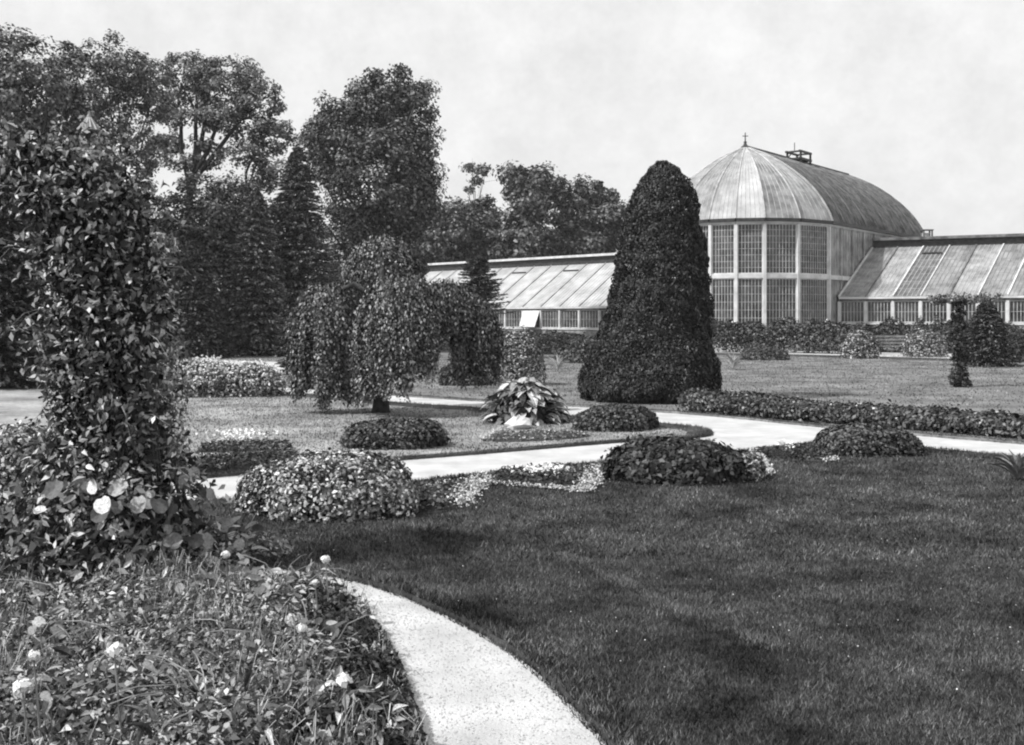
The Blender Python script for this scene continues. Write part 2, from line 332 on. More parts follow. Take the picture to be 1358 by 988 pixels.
# ---------------------------------------------------------------- glasshouse wings
def wing(label, E0, dw, du, D, zE, zT, zS, bay, n, roofmats, zcap, bars, cat='greenhouse', open_bay=None, vents=(), out=None, capm='paint', backm='dark', endm='dark'):
    root = thing('glasshouse_wing', label, cat, E0); E0 = np.asarray(E0, float)
    out = out if out is not None else unit(np.cross(dw, UP)); 
    if np.dot(out, du) > 0: out = -out
    slope = unit(du*D + UP*(zT-zE)); nr = unit(np.cross(dw, slope)); nr = nr if nr[2] > 0 else -nr
    L_ = bay*n
    m = MB(); m.bar(E0+UP*(zS/2-.1)-out*.1, E0+dw*L_+UP*(zS/2-.1)-out*.1, UP*(zS/2+.06), out*.12); m.build('base_wall', M['brick'], root)
    m = MB(); m.bar(E0+UP*(zS+.02), E0+dw*L_+UP*(zS+.02), UP*.06, out*.09); m.build('sill', M['paint'], root)
    m = MB(); m.bar(E0+UP*(zE-.07)+out*.04, E0+dw*L_+UP*(zE-.07)+out*.04, UP*.07, out*.1); m.build('eave_rail', M['paint'], root)
    m = MB(); m.bar(E0+UP*(zE-.22), E0+dw*L_+UP*(zE-.22), UP*.08, out*.05); m.build('eave_shade_strip', M['lead'], root)  # dark strip put in for the shade below the eave rail
    for i in range(n):
        a = E0+dw*bay*i; b = a+dw*bay
        m = MB(); m.bar(a+UP*(zS+.08), a+UP*(zE-.3), dw*.09, out*.075); m.build('post', M['paint'], root)
        if i == open_bay:
            f = window(root, a+dw*.09, b-dw*.09, zS+.1, zE-.3, out, 4, M['dark'], 0, fw=.05)
            p0, p1 = a+dw*.1+UP*(zE-.32)+out*.06, b-dw*.12+UP*(zE-.32)+out*.06
            q0, q1 = a+dw*.02+UP*(zS+.15)+out*.75, b-dw*.3+UP*(zS+.15)+out*.75
            s = MB(); e = out*.02+UP*.02; s.box8([q0-e, q1-e, q1+e, q0+e, p0-e, p1-e, p1+e, p0+e]); s.build('shutter', M['paint'], root)['label'] = 'white shutter propped open'
        else: window(root, a+dw*.09, b-dw*.09, zS+.1, zE-.3, out, bars, M['glass'], 1, fw=.05, bw_=.04)
        # roof panel
        z0, z1 = UP*zE, UP*zT; rp = MB(); c0 = a+z0; c1 = b+z0; t0 = a+du*D+z1; t1 = b+du*D+z1
        th = nr*.02; s = MB(); s.box8([c0-th+dw*.03, c1-th-dw*.03, c1+th-dw*.03, c0+th+dw*.03, t0-th+dw*.03, t1-th-dw*.03, t1+th-dw*.03, t0+th+dw*.03])
        po = s.build('roof_panel', M[roofmats[i % len(roofmats)]], root)
        g = MB()
        for j in range(1, 6):
            q = dw*bay*j/6; g.bar(c0+q+nr*.035, t0+q+nr*.035, dw*.014, nr*.018)
        for j in range(1, 7):
            t = j/7; g.bar(c0+(t0-c0)*t+nr*.024+dw*.03, c1+(t1-c1)*t+nr*.024-dw*.03, slope*.012, nr*.008)
        g.build('glazing_bar', M[{'washL': 'washL', 'washR': 'wash', 'wash': 'oldpaint', 'washD': 'oldpaint'}[roofmats[i % len(roofmats)]]], po)
        r = MB(); r.bar(c0+nr*.05, t0+nr*.05, dw*(.035 if i % 2 else .05), nr*.06); r.build('rafter', M['paint' if (i % 3 != 1) else 'lead'] if backm == 'dark' else M['wash'], root)
        if i in vents:
            v = MB(); pv = c0+(t0-c0)*.84+dw*.2; v.bar(pv+nr*.08, pv+dw*(bay-.4)+nr*.08, slope*.06, nr*.05); v.build('vent_shadow', M['dark'], root)  # dark bar drawn as the shadow line of a raised vent flap
    # parapet behind the slope
    m = MB(); m.bar(E0+du*D+UP*(zT*.5-.1), E0+du*D+dw*L_+UP*(zT*.5-.1), UP*(zT*.5+.0), du*.04); m.build('rear_wall', M['brick'], root)
    m = MB(); m.bar(E0+du*(D+.15)+UP*((zT+zcap)/2-.1), E0+du*(D+.15)+dw*L_+UP*((zT+zcap)/2-.1), UP*((zcap-zT)/2), du*.1); m.build('ridge_board', M['dark'], root)
    m = MB(); m.bar(E0+du*(D+.05)+UP*(zcap-.02), E0+du*(D+.05)+dw*(L_+.05)+UP*(zcap-.02), UP*.1, du*.3); m.build('coping', M[capm], root)
    for e, nm in ((0, 'near'), (L_, 'far')):
        s = MB(); a = E0+dw*(e+(.0 if e == 0 else -.0)); o_ = dw*.03; V = [a+out*0-UP*.1, a+du*D-UP*.1, a+du*D+UP*zT, a+UP*zE]
        s.box8([v-o_ for v in V]+[v+o_ for v in V]); s.build('end_gable', M['wash'], root)
    s = MB(); s.bar(E0+UP*(zE+.03)-dw*.1+nr*.04, E0+du*D+UP*(zT+.03)-dw*.1+nr*.04, dw*.06, nr*.09); s.build('barge_board', M['lead'], root)
    return root
E0 = A + nn*R + ax*1.456 + nn*.12
dwr = unit(np.array([.893, -.449, 0]))
rw = wing('low glasshouse wing at the right of the dome, with grey streaked sloping roof', E0, dwr, ax, 6.34, 3.54, 7.2, 1.72, 1.74, 11,
     ['washR','wash','washD','washR','wash','washR','washR'], 7.85, 7, vents=(2, 6), capm='lead')
rw_root = rw
dl = unit(np.array([-.694, .72, 0])); pu = np.array([.72, .694, 0])
RL0 = np.array([8.88, 93.5, 0]) - dl*10.5     # ridge start behind the great yew
EL0 = RL0 - pu*6.03
lw = wing('low glasshouse wing left of the great yew, with bright whitewashed roof', EL0, dl, pu, 6.03, 3.03, 6.95, 1.15, 2.24, 16, ['washL'], 7.75, 6, open_bay=6, vents=(6, 9), capm='paint', backm='lead')
# chimney pot on the right wing ridge beside the dome
p = at(1229, 309, 82); ch = thing('roof_vent_box', 'small pale open vent box on the wing ridge, just right of the dome', 'vent', (p[0], p[1], 7.8))
m = MB()
for sx in (-.32, .32):
    for sy in (-.25, .25): m.box(p*[1,1,0]+[sx, sy, 8.35], .1, .1, 1.1)
m.box(p*[1,1,0]+[0,0,8.93], .86, .66, .08); m.build('frame', M['lead'], ch)
m = MB(); m.box(p*[1,1,0]+[-.05,.1,8.25], .5, .35, .9); m.build('vent_core', M['stone'], ch)

# ---------------------------------------------------------------- vegetation
def ell(px, py, hw, hh, Y, dy=0):
    c = at(px, py, Y+dy); s = (Y+dy)/F; return (c, np.array([hw*s, hw*s*.9, hh*s]))
def crown_pts(ells, nclump, nleaf, rc, shell=.72, zflat=.75, outw=.6, upw=.5, fill=0.):
    wts = np.array([e[1][0]*e[1][2] for e in ells]); idx = rng.choice(len(ells), nclump, p=wts/wts.sum())
    c = np.array([e[0] for e in ells])[idx]; r = np.array([e[1] for e in ells])[idx]
    d = unit(rng.normal(size=(nclump, 3))); rad = shell + (1-shell)*rng.random(nclump)**.7; rad[rng.random(nclump) < .22] *= rng.uniform(.3, .9)
    cc = c + d*r*rad[:, None]; cr = rc*rng.uniform(.55, 1.35, nclump)
    nf = int(nleaf*fill); nleaf -= nf; k = rng.integers(0, nclump, nleaf); o = unit(rng.normal(size=(nleaf, 3))); q = rng.random(nleaf)**.4
    P = cc[k] + o*(cr[k]*q)[:, None]*[1, 1, zflat]
    N = o*outw + d[k]*outw + np.array([0, 0, upw]) + rng.normal(scale=.45, size=(nleaf, 3))
    if nf:
        idx = rng.choice(len(ells), nf, p=wts/wts.sum()); d2 = unit(rng.normal(size=(nf, 3))); c2_ = np.array([e[0] for e in ells])[idx]; r2 = np.array([e[1] for e in ells])[idx]
        P = np.r_[P, c2_ + d2*r2*rng.uniform(.35, .97, (nf, 1))]; N = np.r_[N, d2 + [0, 0, upw] + rng.normal(scale=.6, size=(nf, 3))]
    return P, N, cc
def trunk_mesh(parent, base, top, r0, r1, m=None, wob=.2, name='trunk'):
    t = np.linspace(0, 1, 7)[:, None]; pts = base*(1-t)+top*t; pts[1:-1] += rng.normal(scale=wob, size=(5, 3))*[1, 1, .2]
    m_ = MB(); rr = r0+(r1-r0)*np.linspace(0, 1, 7); rr[0] *= 1.35; m_.tube(pts, rr, 8); return m_.build(name, m or M['bark'], parent, smooth=True), pts
def limbs(parent, start, ends, r0, r1, wob=.3, each=False, sub=3):
    mb = MB()
    for e in ends:
        k = 6; t = np.linspace(0, 1, k)[:, None]; pts = start*(1-t)+e*t; pts[1:-1, :] += rng.normal(scale=wob, size=(k-2, 3)); pts[1:-1, 2] -= np.sin(t[1:-1, 0]*math.pi)*wob*.8
        cur = MB() if each else mb; cur.tube(pts, np.linspace(r0, r1, k), 6)
        for s in range(sub):
            i = rng.integers(2, k-1); q = pts[i] + (e-start)*rng.uniform(.08, .22) + rng.normal(scale=np.linalg.norm(e-start)*.07, size=3)
            cur.tube([pts[i], (pts[i]+q)/2+rng.normal(scale=wob*.4, size=3), q], [r1*1.3, r1, r1*.5], 5)
        if each: cur.build('limb', M['bark'], parent, smooth=True)
    if not each: mb.build('limb', M['bark'], parent, smooth=True)
def tree(name, label, cat, ells, basepx, Y, nleaf, size, rc, mleaf, group=None, r0=.3, nclump=None, fill=.35, upw=.5, nlimb=8, each=False, **kw):
    b = np.array([(basepx-CX)*Y/F, Y, 0]); root = thing(name, label, cat, b, group)
    vol = sum(e[1][0]*e[1][2] for e in ells); nclump = nclump or max(12, int(vol*2.6/(rc*rc)))
    P, N, cc = crown_pts(ells, int(nclump*1.9), int(nleaf*1.9), rc*.95, upw=upw, fill=fill, **kw); k = P[:, 2] > .05; P, N = P[k], N[k]
    s = size*.82*rng.uniform(.6, 1.3, len(P))
    leaves('crown', P, N, s, s*.62, mleaf, root)
    zc = min(e[0][2] for e in ells); tc_ = np.mean([e[0] for e in ells], 0)
    top = np.array([b[0]*.6+tc_[0]*.4, b[1], max(zc*.7, .6)])
    trunk_mesh(root, b, top, r0, r0*.6, wob=r0*.4)
    limbs(root, top, cc[rng.integers(0, len(cc), nlimb)], r0*.45, r0*.1, wob=r0*.8, each=each); return root
BG = 'background trees behind the lawns'
# tall trees, upper left
tree('broadleaf_tree', 'tall dense broadleaf tree filling the upper left corner above the climber pillar', 'tree', [ell(15,110,75,75,55), ell(80,125,55,75,55,3), ell(-60,160,90,120,55,4), ell(60,230,95,70,55,2), ell(10,330,90,110,55,1)], 40, 55, 27000, .3, .62, M['tleaf'], BG, .3, fill=.12, nlimb=22)
tree('broadleaf_tree', 'feathery tree with two close upright stems rising behind the pillar finial', 'tree', [ell(150,90,50,42,60), ell(190,120,38,50,60,2), ell(125,170,48,60,60,1), ell(190,195,32,40,60), ell(160,300,70,70,60,2)], 160, 60, 15000, .25, .55, M['tleaf'], BG, .22, fill=.1, nlimb=26)
r = thing('open_tree', 'airy spreading tree with bare forking limbs seen against the sky', 'tree', G(245, 470), BG)
es = [ell(250,95,42,24,72), ell(305,100,45,24,72,1), ell(345,135,35,28,72), ell(362,180,30,25,72), ell(235,140,26,20,72), ell(290,150,40,14,72), ell(325,205,40,14,72), ell(220,190,24,14,72,1), ell(370,225,34,14,72), ell(300,245,60,14,72), ell(270,190,20,8,72), ell(265,160,60,8,72), ell(320,170,50,8,72), ell(250,215,40,7,72), ell(345,245,30,8,72), ell(290,120,60,10,72,1)]
P, N, cc = crown_pts(es, 620, 23000, .55, fill=.06); s = .28*rng.uniform(.6, 1.3, len(P)); s *= .85; leaves('crown', P, N, s, s*.6, M['tleaf'], r)
b = G(245, 470) * [1, 1, 0]; b = np.array([(250-CX)*72/F, 72, 0]); f0 = at(252, 245, 72); trunk_mesh(r, b, f0, .3, .22, wob=.15)
for k_, (x, y) in enumerate([(236, 120), (262, 110), (300, 130), (340, 120), (282, 95)]):
    mid_ = at(252+(x-252)*.35+(-6 if k_ < 1 else 4), 245-(245-y)*.35, 72); e = at(x, y, 72)
    m = MB(); m.tube([f0, mid_, at(252+(x-252)*.75, 245-(245-y)*.68, 72), e], [.2, .16, .11, .05], 7)
    for j in range(13):
        q = at(x+rng.uniform(-40, 40), y+rng.uniform(-20, 50), 72+rng.uniform(-2, 2)); st = mid_*.5+e*.5; m.tube([st, (st+q)/2+[0,0,.3], q], [.05, .035, .012], 4)
    m.build('limb', M['bark'], r, smooth=True)
m = MB(); s0 = at(330, 300, 73); m.tube([s0*[1,1,0], s0, at(326,230,73), at(350,170,73)], [.2,.14,.1,.04], 6); m.tube([at(328,250,73), at(345,205,73), at(375,190,73)], [.09,.06,.03], 6); m.build('limb', M['bark'], r, smooth=True)
tree('broadleaf_tree', 'dark rounded tree below the airy forking tree', 'tree', [ell(270,300,60,65,62), ell(330,320,60,70,62,2), ell(240,380,50,90,62), ell(320,400,80,70,62)], 290, 62, 22000, .3, .75, M['conif'], BG, .3, fill=.5)
tree('broadleaf_tree', 'big dark round-headed tree with a knobbly top standing highest left of centre', 'tree',
     [ell(518,128,34,26,80), ell(488,150,46,34,80), ell(482,118,14,14,80,-1), ell(500,100,13,12,80,-1), ell(532,96,15,12,80), ell(560,118,12,12,80), ell(455,178,50,52,80), ell(548,135,26,26,80), ell(570,152,15,14,80), ell(540,190,40,50,80), ell(500,240,82,95,80), ell(548,255,36,60,80), ell(430,195,28,50,80,2), ell(492,340,76,80,80,2), ell(475,420,90,60,78), ell(572,275,14,18,80)], 500, 80, 50000, .33, .95, M['conif'], BG, .6, fill=.32)
for i, (lab, es, bx, Yb) in enumerate([
    ('low dark tree behind the left glasshouse roof, next to the big round-headed tree', [(600,310,40,45),(570,330,45,45)], 595, 122),
    ('dark tree behind the left glasshouse roof, under the thin wispy tree', [(638,308,32,44),(650,330,40,35)], 640, 124),
    ('tallest dark tree behind the left glasshouse roof, with a square shouldered top', [(700,265,34,36),(685,237,16,16),(716,240,18,18),(700,320,45,45)], 700, 120),
    ('dark tree with knobbly sprouting tops behind the glasshouse, left of the great yew', [(765,290,34,40),(742,262,18,26),(770,250,8,14),(795,252,8,14),(812,262,12,14),(800,300,32,40),(765,330,50,30)], 770, 123)]):
    tree('broadleaf_tree', lab, 'tree', [ell(*e, Yb) for e in es], bx, Yb, 9500,   .55, 1.3, M['conif'], BG, .4, nlimb=6)
tree('broadleaf_tree', 'long low dark tree belt top seen left of the dome behind the yew', 'tree', [ell(860,300,50,50,125), ell(900,330,40,50,125)], 870, 125, 5000,   .55, 1.3, M['conif'], BG, .4)
tree('thin_tree', 'thin wispy tree poking up alone above the dark trees', 'tree', [ell(622,222,9,6,128), ell(640,225,10,7,128), ell(632,240,8,7,128), ell(624,250,7,5,128)], 632, 128, 700, .42, .7, M['tleaf'], BG, .16, nclump=26, nlimb=6)

# conifers with layered sprays
def conifer(label, px, ytop, Y, hwpx, z0=.1, nb=900, droop=.32, m='conif', per=26, size=.3, group=None, name='spruce', rag=.3, pw=.8, cat='tree'):
    b = np.array([(px-CX)*Y/F, Y, 0]); zt = at(px, ytop, Y)[2]; root = thing(name, label, cat, b, group); Rb = hwpx*Y/F
    nb = int(nb*1.7); size *= .85; t = rng.random(nb)**.85; tl = np.round(t*22)/22*.45 + t*.55; z = z0+(zt-z0)*np.clip(tl+rng.normal(scale=.008, size=nb), 0, 1); ln = Rb*(1-tl)**pw*rng.uniform(1-rag, 1+rag*.5, nb)+.08; a = rng.random(nb)*2*math.pi
    u = np.stack([np.cos(a), np.sin(a), np.zeros(nb)], 1)
    k = np.repeat(np.arange(nb), per); s = rng.random(nb*per)**.6
    P = b + u[k]*(ln[k]*s)[:, None]; P[:, 2] = z[k] - droop*ln[k]*s + .12*ln[k]*s*s; lat = np.stack([-u[k][:, 1], u[k][:, 0], np.zeros(len(k))], 1)
    w_ = (1.05-s)*ln[k]*.22; P += lat*(rng.uniform(-1, 1, len(k))*w_)[:, None]; P[:, 2] = np.maximum(P[:, 2], .04)
    D = u[k]+lat*rng.normal(scale=.5, size=len(k))[:, None]+[0, 0, -.25]; N = np.array([0, 0, 1.])+rng.normal(scale=.45, size=P.shape)
    sz = size*rng.uniform(.6, 1.3, len(P)); leaves('crown', P, N, sz, sz*.38, M[m], root, D)
    trunk_mesh(root, b, np.array([b[0], b[1], zt]), Rb*.07+.05, .02, wob=.03); return root
conifer('broad spruce with layered drooping sprays, left of the big round-headed tree', 395, 196, 64, 74, nb=1200, per=26, size=.34, m='spray', pw=.7)
conifer('second spruce with feathery pale-edged sprays, standing left of the taller spruce', 340, 250, 60, 56, nb=900, size=.3, m='spray', pw=.7)
conifer('dense cone-shaped dark conifer at the back of the lawn, just right of the climber pillar', 258, 320, 56, 46, nb=900, size=.26, pw=.62)
conifer('small dark spruce at the lawn edge just left of the weeping tree', 383, 385, 40, 17, nb=240, size=.16, per=20, pw=.5)
conifer('dark conifer at the far left edge behind the pillar', 5, 230, 33, 75, nb=900, size=.26, pw=.6)
conifer('little ragged pine in front of the left glasshouse roof, right of the weeping tree', 634, 340, 56, 36, z0=2.25, nb=330, per=30, size=.22, rag=.75, droop=.1, pw=.5, name='pine_tree')

# the great yew: a profile of revolution covered with tufts
def profile_tree(name, label, px, base_y, prof, nleaf, size, m, lump=.1, cat='tree', trunk=True):
    Y = F*H/(base_y-HOR) + .9; b = np.array([(px-CX)*Y/F, Y, 0]); root = thing(name, label, cat, b)
    zz = np.array([H-(p[0]-HOR)*Y/F for p in prof]); rr = np.array([p[1]*Y/F for p in prof]); cxs = np.array([(p[2]-px)*Y/F for p in prof]); o = np.argsort(zz); zz, rr, cxs = zz[o], rr[o], cxs[o]
    zs = rng.random(nleaf*3)*(zz[-1]-zz[0])+zz[0]; rad = np.interp(zs, zz, rr); keep = rng.random(len(zs)) < (rad+.25)/(rr.max()+.25); zs, rad = zs[keep][:nleaf], rad[keep][:nleaf]
    n = len(zs); a = rng.random(n)*2*math.pi
    nlump = 300; lz = rng.random(nlump)*(zz[-1]-zz[0])+zz[0]; la = rng.random(nlump)*2*math.pi; lr = np.interp(lz, zz, rr)
    Lc = np.stack([np.cos(la)*lr+np.interp(lz, zz, cxs), np.sin(la)*lr, lz], 1)
    S = np.stack([np.cos(a)*rad+np.interp(zs, zz, cxs), np.sin(a)*rad, zs], 1)
    dm = np.full(n, 9.)
    for i in range(0, n, 4000): dm[i:i+4000] = np.sqrt(((S[i:i+4000, None, :]-Lc[None])**2).sum(2).min(1))
    u = np.stack([np.cos(a), np.sin(a), np.zeros(n)], 1)
    off = lump*(1.2 - np.minimum(dm/.2, 2.6)) - rng.random(n)**2*.25
    P = S + u*off[:, None]; P[:, :2] += b[:2]; P[:, 2] = np.maximum(P[:, 2], .04)
    j = np.argmax(np.ones(1)); N = u + [0, 0, .45] + rng.normal(scale=.55, size=(n, 3)); sz = size*rng.uniform(.6, 1.4, n)
    D = np.array([0, 0, 1.]) + u*.5 + rng.normal(scale=.4, size=(n, 3))
    leaves('crown', P, N, sz, sz*.5, m, root, D)
    if trunk: trunk_mesh(root, b, np.array([b[0], b[1], zz[-1]*.8]), .22, .05, wob=.03)
    return root
profile_tree('yew_tree', 'great dark dense yew with a rounded pointed top, standing before the palm house', 862, 533,
    [(536,82,862),(515,92,860),(490,89,862),(460,80,867),(430,72,872),(400,66,875),(360,60,877),(320,53,879),(285,47,880),(255,37,881),(238,28,881),(224,17,880),(214,3,879)], 100000, .078, M['yew'])

# weeping tree
Yw = 24.2; sw = Yw/F
wt = thing('weeping_tree', 'broad weeping tree with cascading domed branches in the middle of the lawn', 'tree', ((505-CX)*sw, Yw, 0))
domes = [(508,319,52,.5,378,0.9,260),(433,380,39,.55,560,.0,270),(533,369,54,.6,560,-.75,330),(592,374,30,.38,436,-.3,170),(622,396,33,.45,560,0,230),(480,420,22,.35,560,.1,70)]
def wbot(px):
    return np.interp(px, [390,480,498,508,545,550,570,574,606,610,655], [545,552,555,531,530,522,526,458,455,524,520])
PP, NNv, DD = [], [], []; lm = MB(); top_t = np.array([(505-CX)*sw, Yw, at(0, 400, Yw)[2]])
for (px, yt, hw, dr, yb, dy, ns_) in domes:
    c = at(px, yt, Yw+dy); r_ = hw*sw
    locks = rng.random(15)*2*math.pi; lockb = rng.uniform(-42, 0, 15)
    for i in range(ns_):
        il = rng.integers(0, 15); a = locks[il]+rng.normal(scale=.26); rho = rng.random()**.36; sx, sy = math.cos(a), math.sin(a)
        st = c + np.array([sx*r_*rho, sy*r_*dr*1.1*rho, -(rho**3)*r_*.8 + rng.normal(scale=.03)])
        ppx = CX + st[0]/st[1]*F; zb = max(at(0, min(yb + 0*ppx, wbot(ppx)) + lockb[il] + rng.uniform(-18, 4), Yw)[2], .04)
        if yb < 500: zb = at(0, yb+rng.uniform(-30, 10), Yw)[2]
        ln = max(st[2]-zb, .15)*rng.uniform(.55 if rho < .8 else .85, 1.0)
        n = int(ln/.016)+4; t = np.linspace(0, 1, n); out = np.array([sx, sy, 0])
        sway = rng.normal(scale=.05, size=2)
        p = st + np.outer(np.minimum(t*ln, .5)*.34 - t*t*ln*.03, out); p[:, 2] -= t*ln; p[:, 0] += sway[0]*np.sin(t*5)*ln*.4; p[:, 1] += sway[1]*np.sin(t*4)*ln*.4
        k = np.repeat(np.arange(n), 2); q = p[k] + rng.normal(scale=.05, size=(len(k), 3))
        PP.append(q); NNv.append(out*.9+rng.normal(scale=.5, size=q.shape)+[0, 0, .5]); DD.append(np.array([0, 0, -1.])+out*.25+rng.normal(scale=.4, size=q.shape))
        if i % 5 == 0: lm.tube(p[::max(1, n//6)], .008, 4)
P = np.concatenate(PP); sz = .078*rng.uniform(.6, 1.35, len(P)); leaves('crown', P, np.concatenate(NNv), sz, sz*.55, M['wleaf'], wt, np.concatenate(DD))
lm.build('hanging_twig', M['bark'], wt)['kind'] = 'stuff'
trunk_mesh(wt, np.array([(505-CX)*sw, Yw, 0]), top_t, .17, .12, wob=.06)
for (px, yt, hw, dr, yb, dy, ns_) in domes:
    e = at(px, yt+14, Yw+dy); m = MB(); mid_ = (top_t+e)/2+[0, 0, .35]; m.tube([top_t, mid_, e, e+(e-mid_)*[.5, .5, 0]-[0,0,.15]], [.1, .07, .045, .02], 7); m.build('limb', M['bark'], wt, smooth=True)

# domed bushes
def dome_bush(label, px, hw, ytop, ybase, nleaf, size, m, name='bush', lump=.1, depth=.8, group=None, cat='bush', flowers=0, tall=1., asp=.6):
    nleaf = int(nleaf*1.7); size *= .74; Y0 = F*H/(ybase-HOR); r_ = hw*Y0/F; Yc = Y0 + r_*depth; b = np.array([(px-CX)*Yc/F, Yc, 0]); r_ = .93*hw*Yc/F; h = .96*at(px, ytop, Yc)[2]
    root = thing(name, label, cat, b, group)
    bl = unit(rng.normal(size=(9, 3))); bl[:, 2] = np.abs(bl[:, 2])*.7; nl = 60; ld = unit(rng.normal(size=(nl, 3))); ld[:, 2] = np.abs(ld[:, 2]); d = unit(rng.normal(size=(nleaf, 3))); d[:, 2] = np.abs(d[:, 2]); 
    lo = np.max(d@ld.T, 1); off = .93+lump*((lo-.93)/.07)+.22*np.maximum(0, np.max(d@bl.T, 1)-.72)/.28 - rng.random(nleaf)**2.5*.35; off[rng.random(nleaf) < .04] += rng.uniform(.03, .14)
    shape = np.sign(d)*np.abs(d)**np.array([.85, .85, .8])*tall
    P = b + shape*[r_, r_*depth, h]*off[:, None]; P[:, 2] = np.maximum(P[:, 2]-size*.1, size*.25)
    N = d/np.array([r_, r_*depth, h]); N = unit(N)+[0, 0, .35]+rng.normal(scale=.5, size=d.shape); sz = size*rng.uniform(.6, 1.35, nleaf)
    leaves('foliage', P, N, sz, sz*asp, m, root)
    stm = MB()
    for i in range(7):
        e = b + unit(rng.normal(size=3))*[r_*.6, r_*.5, 0]; e[2] = h*.7; stm.tube([b+rng.normal(scale=.05, size=3)*[1,1,0], (b+e)/2+[0,0,h*.1], e], [.03, .02, .01], 5)
    stm.build('stem', M['bark'], root)['kind'] = 'stuff'
    if flowers:
        k = rng.choice(nleaf, flowers, replace=False); k = k[P[k][:, 2] > h*.35]
        Pf = P[k]+unit(N[k])*.04; leaves('blossom', np.repeat(Pf, 4, 0)+rng.normal(scale=size*.25, size=(len(Pf)*4, 3)), rng.normal(size=(len(Pf)*4, 3))+[0,-.5,1], size*.7, size*.6, M['white'], root)
    return root
DG = 'clipped mounds of shrubs in the lawns'
dome_bush('largest rounded leafy mound with coloured-in leaf glints, on the near lawn beside the path', 441, 112, 598, 690, 11500, .078, M['painted_glint'], group=DG)
dome_bush('low dark mound on the middle lawn directly below the weeping tree', 529, 68, 553, 597, 4200, .1, M['mleaf'], group=DG)
dome_bush('low dark mound on the middle lawn right of the broad-leaved clump', 817, 52, 535, 573, 3400, .1, M['mleaf'], group=DG)
dome_bush('very dark sprawling rhododendron mound on the near lawn at the path fork', 898, 84, 583, 643, 5200, .13, M['dleaf'], lump=.16, group=DG)
dome_bush('neat rounded mound at the right, between the path and the near lawn', 1150, 62, 560, 606, 5200, .09, M['mleaf'], group=DG)
dome_bush('small clipped mound in front of the terrace path below the palm house', 1011, 31, 458, 478, 2000, .14, M['mleaf'], group=DG)
dome_bush('loose pale tufted shrub touching the right side of the very dark mound', 992, 24, 598, 638, 1500, .07, M['bleaf'], group=DG)
dome_bush('light-leaved rhododendron beside the right skirt of the weeping tree', 682, 36, 437, 512, 3800, .15, M['bleaf'], lump=.12, asp=.4)
dome_bush('pale rounded shrub beside the bench on the terrace', 1226, 26, 437, 474, 2200, .17, M['bleaf'])
dome_bush('dark shrub at the right edge of the terrace, behind the cone-shaped conifer', 1352, 25, 438, 479, 2200, .17, M['dleaf'])
dome_bush('white-blossomed shrub bank on the lawn right of the pillar, left portion', 268, 46, 474, 528, 3600, .11, M['bleaf'], flowers=1300, name='flowering_shrub', group='white-blossomed shrubs behind the pillar')
dome_bush('white-blossomed shrub bank beside the back path, right portion', 330, 43, 480, 527, 3400, .11, M['bleaf'], flowers=900, name='flowering_shrub', group='white-blossomed shrubs behind the pillar')
dome_bush('small pale bush at the foot of the dark conifers', 298, 14, 430, 468, 500, .2, M['pleaf'])
dome_bush('dark low shrub in front of the left glasshouse wing', 742, 45, 440, 470, 2200, .2, M['dleaf'])
dome_bush('dark low shrub between the great yew and the left glasshouse', 775, 38, 448, 482, 1800, .17, M['mleaf'])
dome_bush('dark bush under the right skirt of the weeping tree', 612, 30, 478, 512, 1600, .12, M['dleaf'])
dome_bush('light-leaved shrub at the right foot of the great yew', 925, 24, 514, 541, 1300, .1, M['mleaf'])
dome_bush('low leafy plant spreading at far left beyond the pillar', 20, 70, 560, 650, 5000, .09, M['bleaf'])

# long hedges and borders along a line of pixels on the ground
def hedge(name, label, line, hpx, width, nleaf, size, m, cat='hedge', lump=.3, asp=.55, blossoms=0):
    nleaf = int(nleaf*1.5); size *= .8
    w_ = smooth(np.array([G(x, y)[:2] for x, y in line]), 8); seg = np.linalg.norm(np.diff(w_, axis=0), axis=1); cum = np.r_[0, np.cumsum(seg)]
    s = rng.random(nleaf)*cum[-1]; x = np.interp(s, cum, w_[:, 0]); y = np.interp(s, cum, w_[:, 1]); root = thing(name, label, cat, (w_[:, 0].mean(), w_[:, 1].mean(), 0))
    hm = hpx*np.interp(s, cum, w_[:, 1])/F
    nL = int(cum[-1]/.7)+6; lp = np.linspace(0, cum[-1], nL)+rng.normal(scale=.15, size=nL); lh = rng.uniform(1-lump, 1.15, nL); hm = hm*np.interp(s, lp, lh)
    a = rng.random(nleaf)*math.pi; q = 1-rng.random(nleaf)**2*.5; dd = unit(np.gradient(w_, axis=0)); dx = np.interp(s, cum, dd[:, 0]); dy = np.interp(s, cum, dd[:, 1])
    nx, ny = -dy, dx; wv = width/2; c_ = np.cos(a)*q; z = np.abs(np.sin(a))**.55*q*hm
    P = np.stack([x+nx*(c_*wv)-nx*0, y+ny*c_*wv+wv, z+.03], 1); P += rng.normal(scale=size*.4, size=P.shape); P[:, 2] = np.maximum(P[:, 2], size*.2)
    N = np.stack([nx*np.cos(a), ny*np.cos(a), np.sin(a)+.3], 1)+rng.normal(scale=.5, size=P.shape); sz = size*rng.uniform(.6, 1.35, nleaf)
    leaves('foliage', P, N, sz, sz*asp, m, root)
    mb = MB(); k = len(w_)
    for i in range(0, k-1, 2):
        for j in range(3):
            b_ = np.array([w_[i, 0]+rng.normal(scale=.1), w_[i, 1]+wv+rng.normal(scale=.1), 0]); mb.tube([b_, b_+[rng.normal(scale=.1), 0, hpx*w_[i, 1]/F*.7]], [.02, .008], 4)
    mb.build('stem', M['bark'], root)['kind'] = 'stuff'
    if blossoms:
        kk = rng.choice(nleaf, blossoms, replace=False); leaves('blossom', P[kk]+[0, -.03, .05], N[kk], size*.7, size*.7, M['pleaf'], root)
    return root
